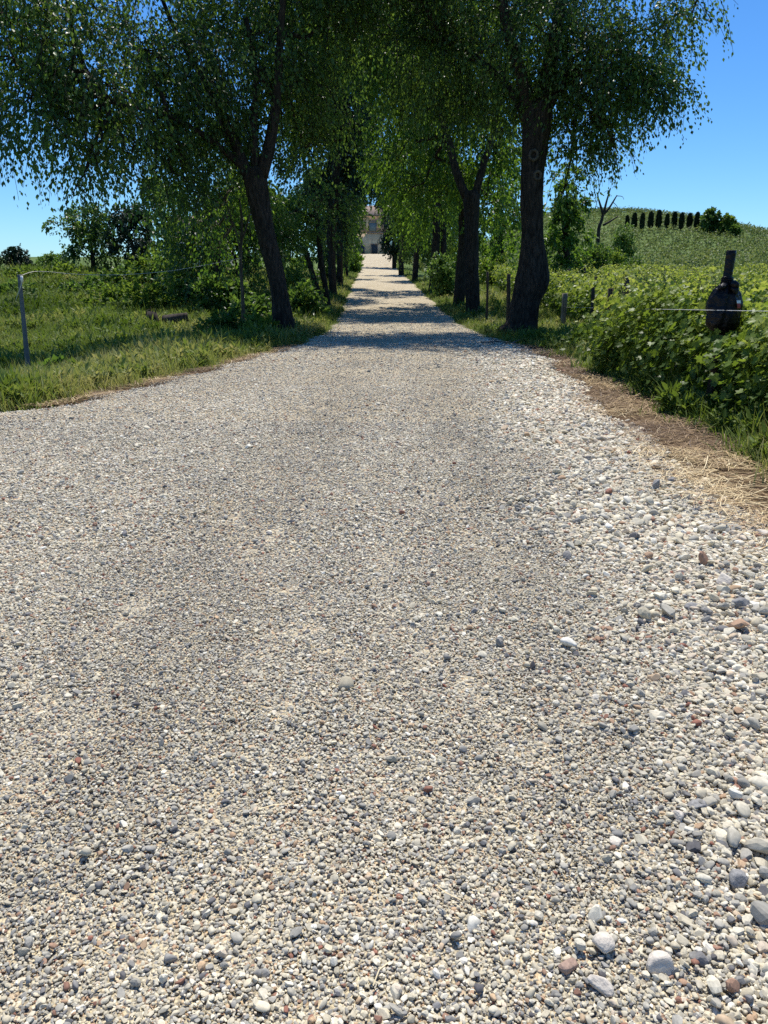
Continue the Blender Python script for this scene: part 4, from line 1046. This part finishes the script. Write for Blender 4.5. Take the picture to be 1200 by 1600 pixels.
hill_tree(1146, 371, 354, 14, 'tiny shrubby tree at the right end of the hill trees', 'leaf_a', 83)

# ------------------------------------------------------------------ farmhouse
Yh = 163.0; zb = float(zr(Yh))-.1
hx0, hx1 = -10.5, 1.2; k_ = .126
def hz(py): return at(590, py, Yh)[2]
def hx(px): return at(px, 370, Yh)[0]
fh = thing('farmhouse', (-4, Yh, zb), 'old beige and brick farmhouse closing the end of the road', 'house')
zt = hz(337); zmid = hz(364)
a = Acc(); box(a, (hx0, Yh, zb-.4), (hx1, Yh+9, zmid)); a.build('lower_wall', M['plaster'], fh)
a = Acc(); box(a, (hx0+.02, Yh+.06, zmid+.002), (hx1-.02, Yh+8.94, zt)); a.build('upper_wall', M['brick'], fh)
a = Acc()                      # worn plaster panel over the brick of the upper storey
box(a, (hx(572), Yh+.02, zmid+.3), (hx(576.2), Yh+.058, zt-.2)); box(a, (hx(589.5), Yh+.02, zmid+.9), (hx(595), Yh+.058, zt-.3)); a.build('plaster_patch', M['plaster'], fh)
a = Acc(); o_ = .7; zr_ = zt+2.3; xm = (hx0+hx1)/2
V = [(hx0-o_, Yh-o_, zt-.1), (hx1+o_, Yh-o_, zt-.1), (hx1+o_, Yh+9+o_, zt-.1), (hx0-o_, Yh+9+o_, zt-.1), (hx0+3, Yh+4.5, zr_), (hx1-3, Yh+4.5, zr_),
     (hx0-o_, Yh-o_, zt+.12), (hx1+o_, Yh-o_, zt+.12), (hx1+o_, Yh+9+o_, zt+.12), (hx0-o_, Yh+9+o_, zt+.12)]
a.add(V, [(7, 8, 5), (9, 6, 4)], [(6, 7, 5, 4), (8, 9, 4, 5), (0, 1, 7, 6), (1, 2, 8, 7), (2, 3, 9, 8), (3, 0, 6, 9), (3, 2, 1, 0)]); rf = a.build('roof', M['tile'], fh)
a = Acc(); box(a, (hx0+4, Yh+3, zt+.9), (hx0+4.8, Yh+3.8, zr_+.9)); o = a.build('chimney', M['brick'], None, np.array(fh['_o'])); o.parent = rf; o.location = (0, 0, 0)
def opening(nm, x0_, x1_, y0_, y1_, m_, yo):
    a = Acc(); box(a, (hx(x0_), Yh-.05+yo, hz(y1_)), (hx(x1_), Yh+.1+yo, hz(y0_))); o = a.build(nm, M[m_], fh)
    f_ = Acc(); w_ = .13; x0w, x1w, z0w, z1w = hx(x0_), hx(x1_), hz(y1_), hz(y0_)
    box(f_, (x0w-w_, Yh-.09+yo, z0w), (x0w-.002, Yh+.05+yo, z1w)); box(f_, (x1w+.002, Yh-.09+yo, z0w), (x1w+w_, Yh+.05+yo, z1w)); box(f_, (x0w-w_, Yh-.092+yo, z1w+.002), (x1w+w_, Yh+.05+yo, z1w+.18))
    fo = f_.build('frame', M['brick'], None, np.array(fh['_o'])); fo.parent = o; fo.location = (0, 0, 0)
    return o
opening('door', 580.5, 589.5, 382, 397, 'doorw', 0)
opening('door', 563, 569, 383.5, 397, 'doorw', 0)
opening('window', 577, 588, 348, 361, 'shutter', .06)
opening('window', 551, 561, 348, 361, 'shutter', .06)
opening('window', 530, 540, 348, 361, 'shutter', .06)
a = Acc(); box(a, (hx(574), Yh-.12, zmid-.1), (hx1+.05, Yh+.02, zmid+.12)); a.build('string_course', M['brick'], fh)

# pale house behind the left hedge
b = at_ground(285, 62); hb = thing('hillside_house', b, 'pale house wall with a dark window behind the left hedge', 'house')
x0_, x1_ = at(263, 400, 62)[0], at(345, 400, 62)[0]; z0_ = b[2]-.3; z1_ = at(263, 362, 62)[2]
a = Acc(); box(a, (x0_, 62, z0_), (x1_, 67, z1_)); a.build('wall', M['white'], hb)
a = Acc(); a.add([(x0_-.3, 61.7, z1_), (x1_+.3, 61.7, z1_), (x1_+.3, 67.3, z1_), (x0_-.3, 67.3, z1_), (x0_-.3, 64.5, z1_+1.3), (x1_+.3, 64.5, z1_+1.3)], [(1, 2, 5), (3, 0, 4)], [(0, 1, 5, 4), (2, 3, 4, 5), (3, 2, 1, 0)]); a.build('roof', M['tile'], hb)
for wx in (272, 300, 325):
    a = Acc(); box(a, (at(wx, 400, 62)[0], 61.95, at(wx, 410, 62)[2]), (at(wx+9, 400, 62)[0], 62.1, at(wx, 390, 62)[2])); a.build('window', M['doorw'], hb)

# ------------------------------------------------------------------ light, sky, camera
az, el = R(6), R(65)
s = Vector((math.sin(az)*math.cos(el), math.cos(az)*math.cos(el), math.sin(el)))
sl = bpy.data.lights.new('sun', 'SUN'); sl.energy = 4.2; sl.angle = R(.53); sl.color = (1, .95, .87)
so = bpy.data.objects.new('sun', sl); so.rotation_euler = s.to_track_quat('Z', 'Y').to_euler(); COL.objects.link(so)
w = bpy.data.worlds.new('World'); SC.world = w; w.use_nodes = True
nt = w.node_tree; nt.nodes.clear()
sk = nt.nodes.new('ShaderNodeTexSky'); sk.sky_type = 'NISHITA'; sk.sun_disc = False
sk.sun_elevation = el; sk.sun_rotation = az; sk.air_density = 1.0; sk.dust_density = .1; sk.ozone_density = 3.0; sk.altitude = 200
bg = nt.nodes.new('ShaderNodeBackground'); bg.inputs['Strength'].default_value = .10
ow = nt.nodes.new('ShaderNodeOutputWorld')
hs = nt.nodes.new('ShaderNodeHueSaturation'); hs.inputs['Saturation'].default_value = 1.2
ml = nt.nodes.new('ShaderNodeMix'); ml.data_type = 'RGBA'; ml.blend_type = 'MULTIPLY'; ml.inputs[0].default_value = 1; ml.inputs[7].default_value = (.53, .77, 1.0, 1)
nt.links.new(sk.outputs[0], hs.inputs['Color']); nt.links.new(hs.outputs[0], ml.inputs[6]); nt.links.new(ml.outputs[2], bg.inputs[0]); nt.links.new(bg.outputs[0], ow.inputs[0])
cd = bpy.data.cameras.new('camera'); cd.sensor_fit = 'VERTICAL'; cd.sensor_height = 24; cd.lens = F/1600*24; cd.clip_start = .05; cd.clip_end = 12000
co = bpy.data.objects.new('camera', cd); co.location = (0, 0, CAMZ); co.rotation_euler = (R(90)-PITCH, 0, 0); COL.objects.link(co)
SC.camera = co
SC.view_settings.view_transform = 'Standard'; SC.view_settings.look = 'None'; SC.view_settings.exposure = .53; SC.view_settings.gamma = 1
SC.render.engine = 'CYCLES'
SC.cycles.max_bounces = 8; SC.cycles.diffuse_bounces = 5; SC.cycles.transmission_bounces = 6; SC.cycles.use_denoising = False
for o in bpy.data.objects:
    if '_o' in o: del o['_o']
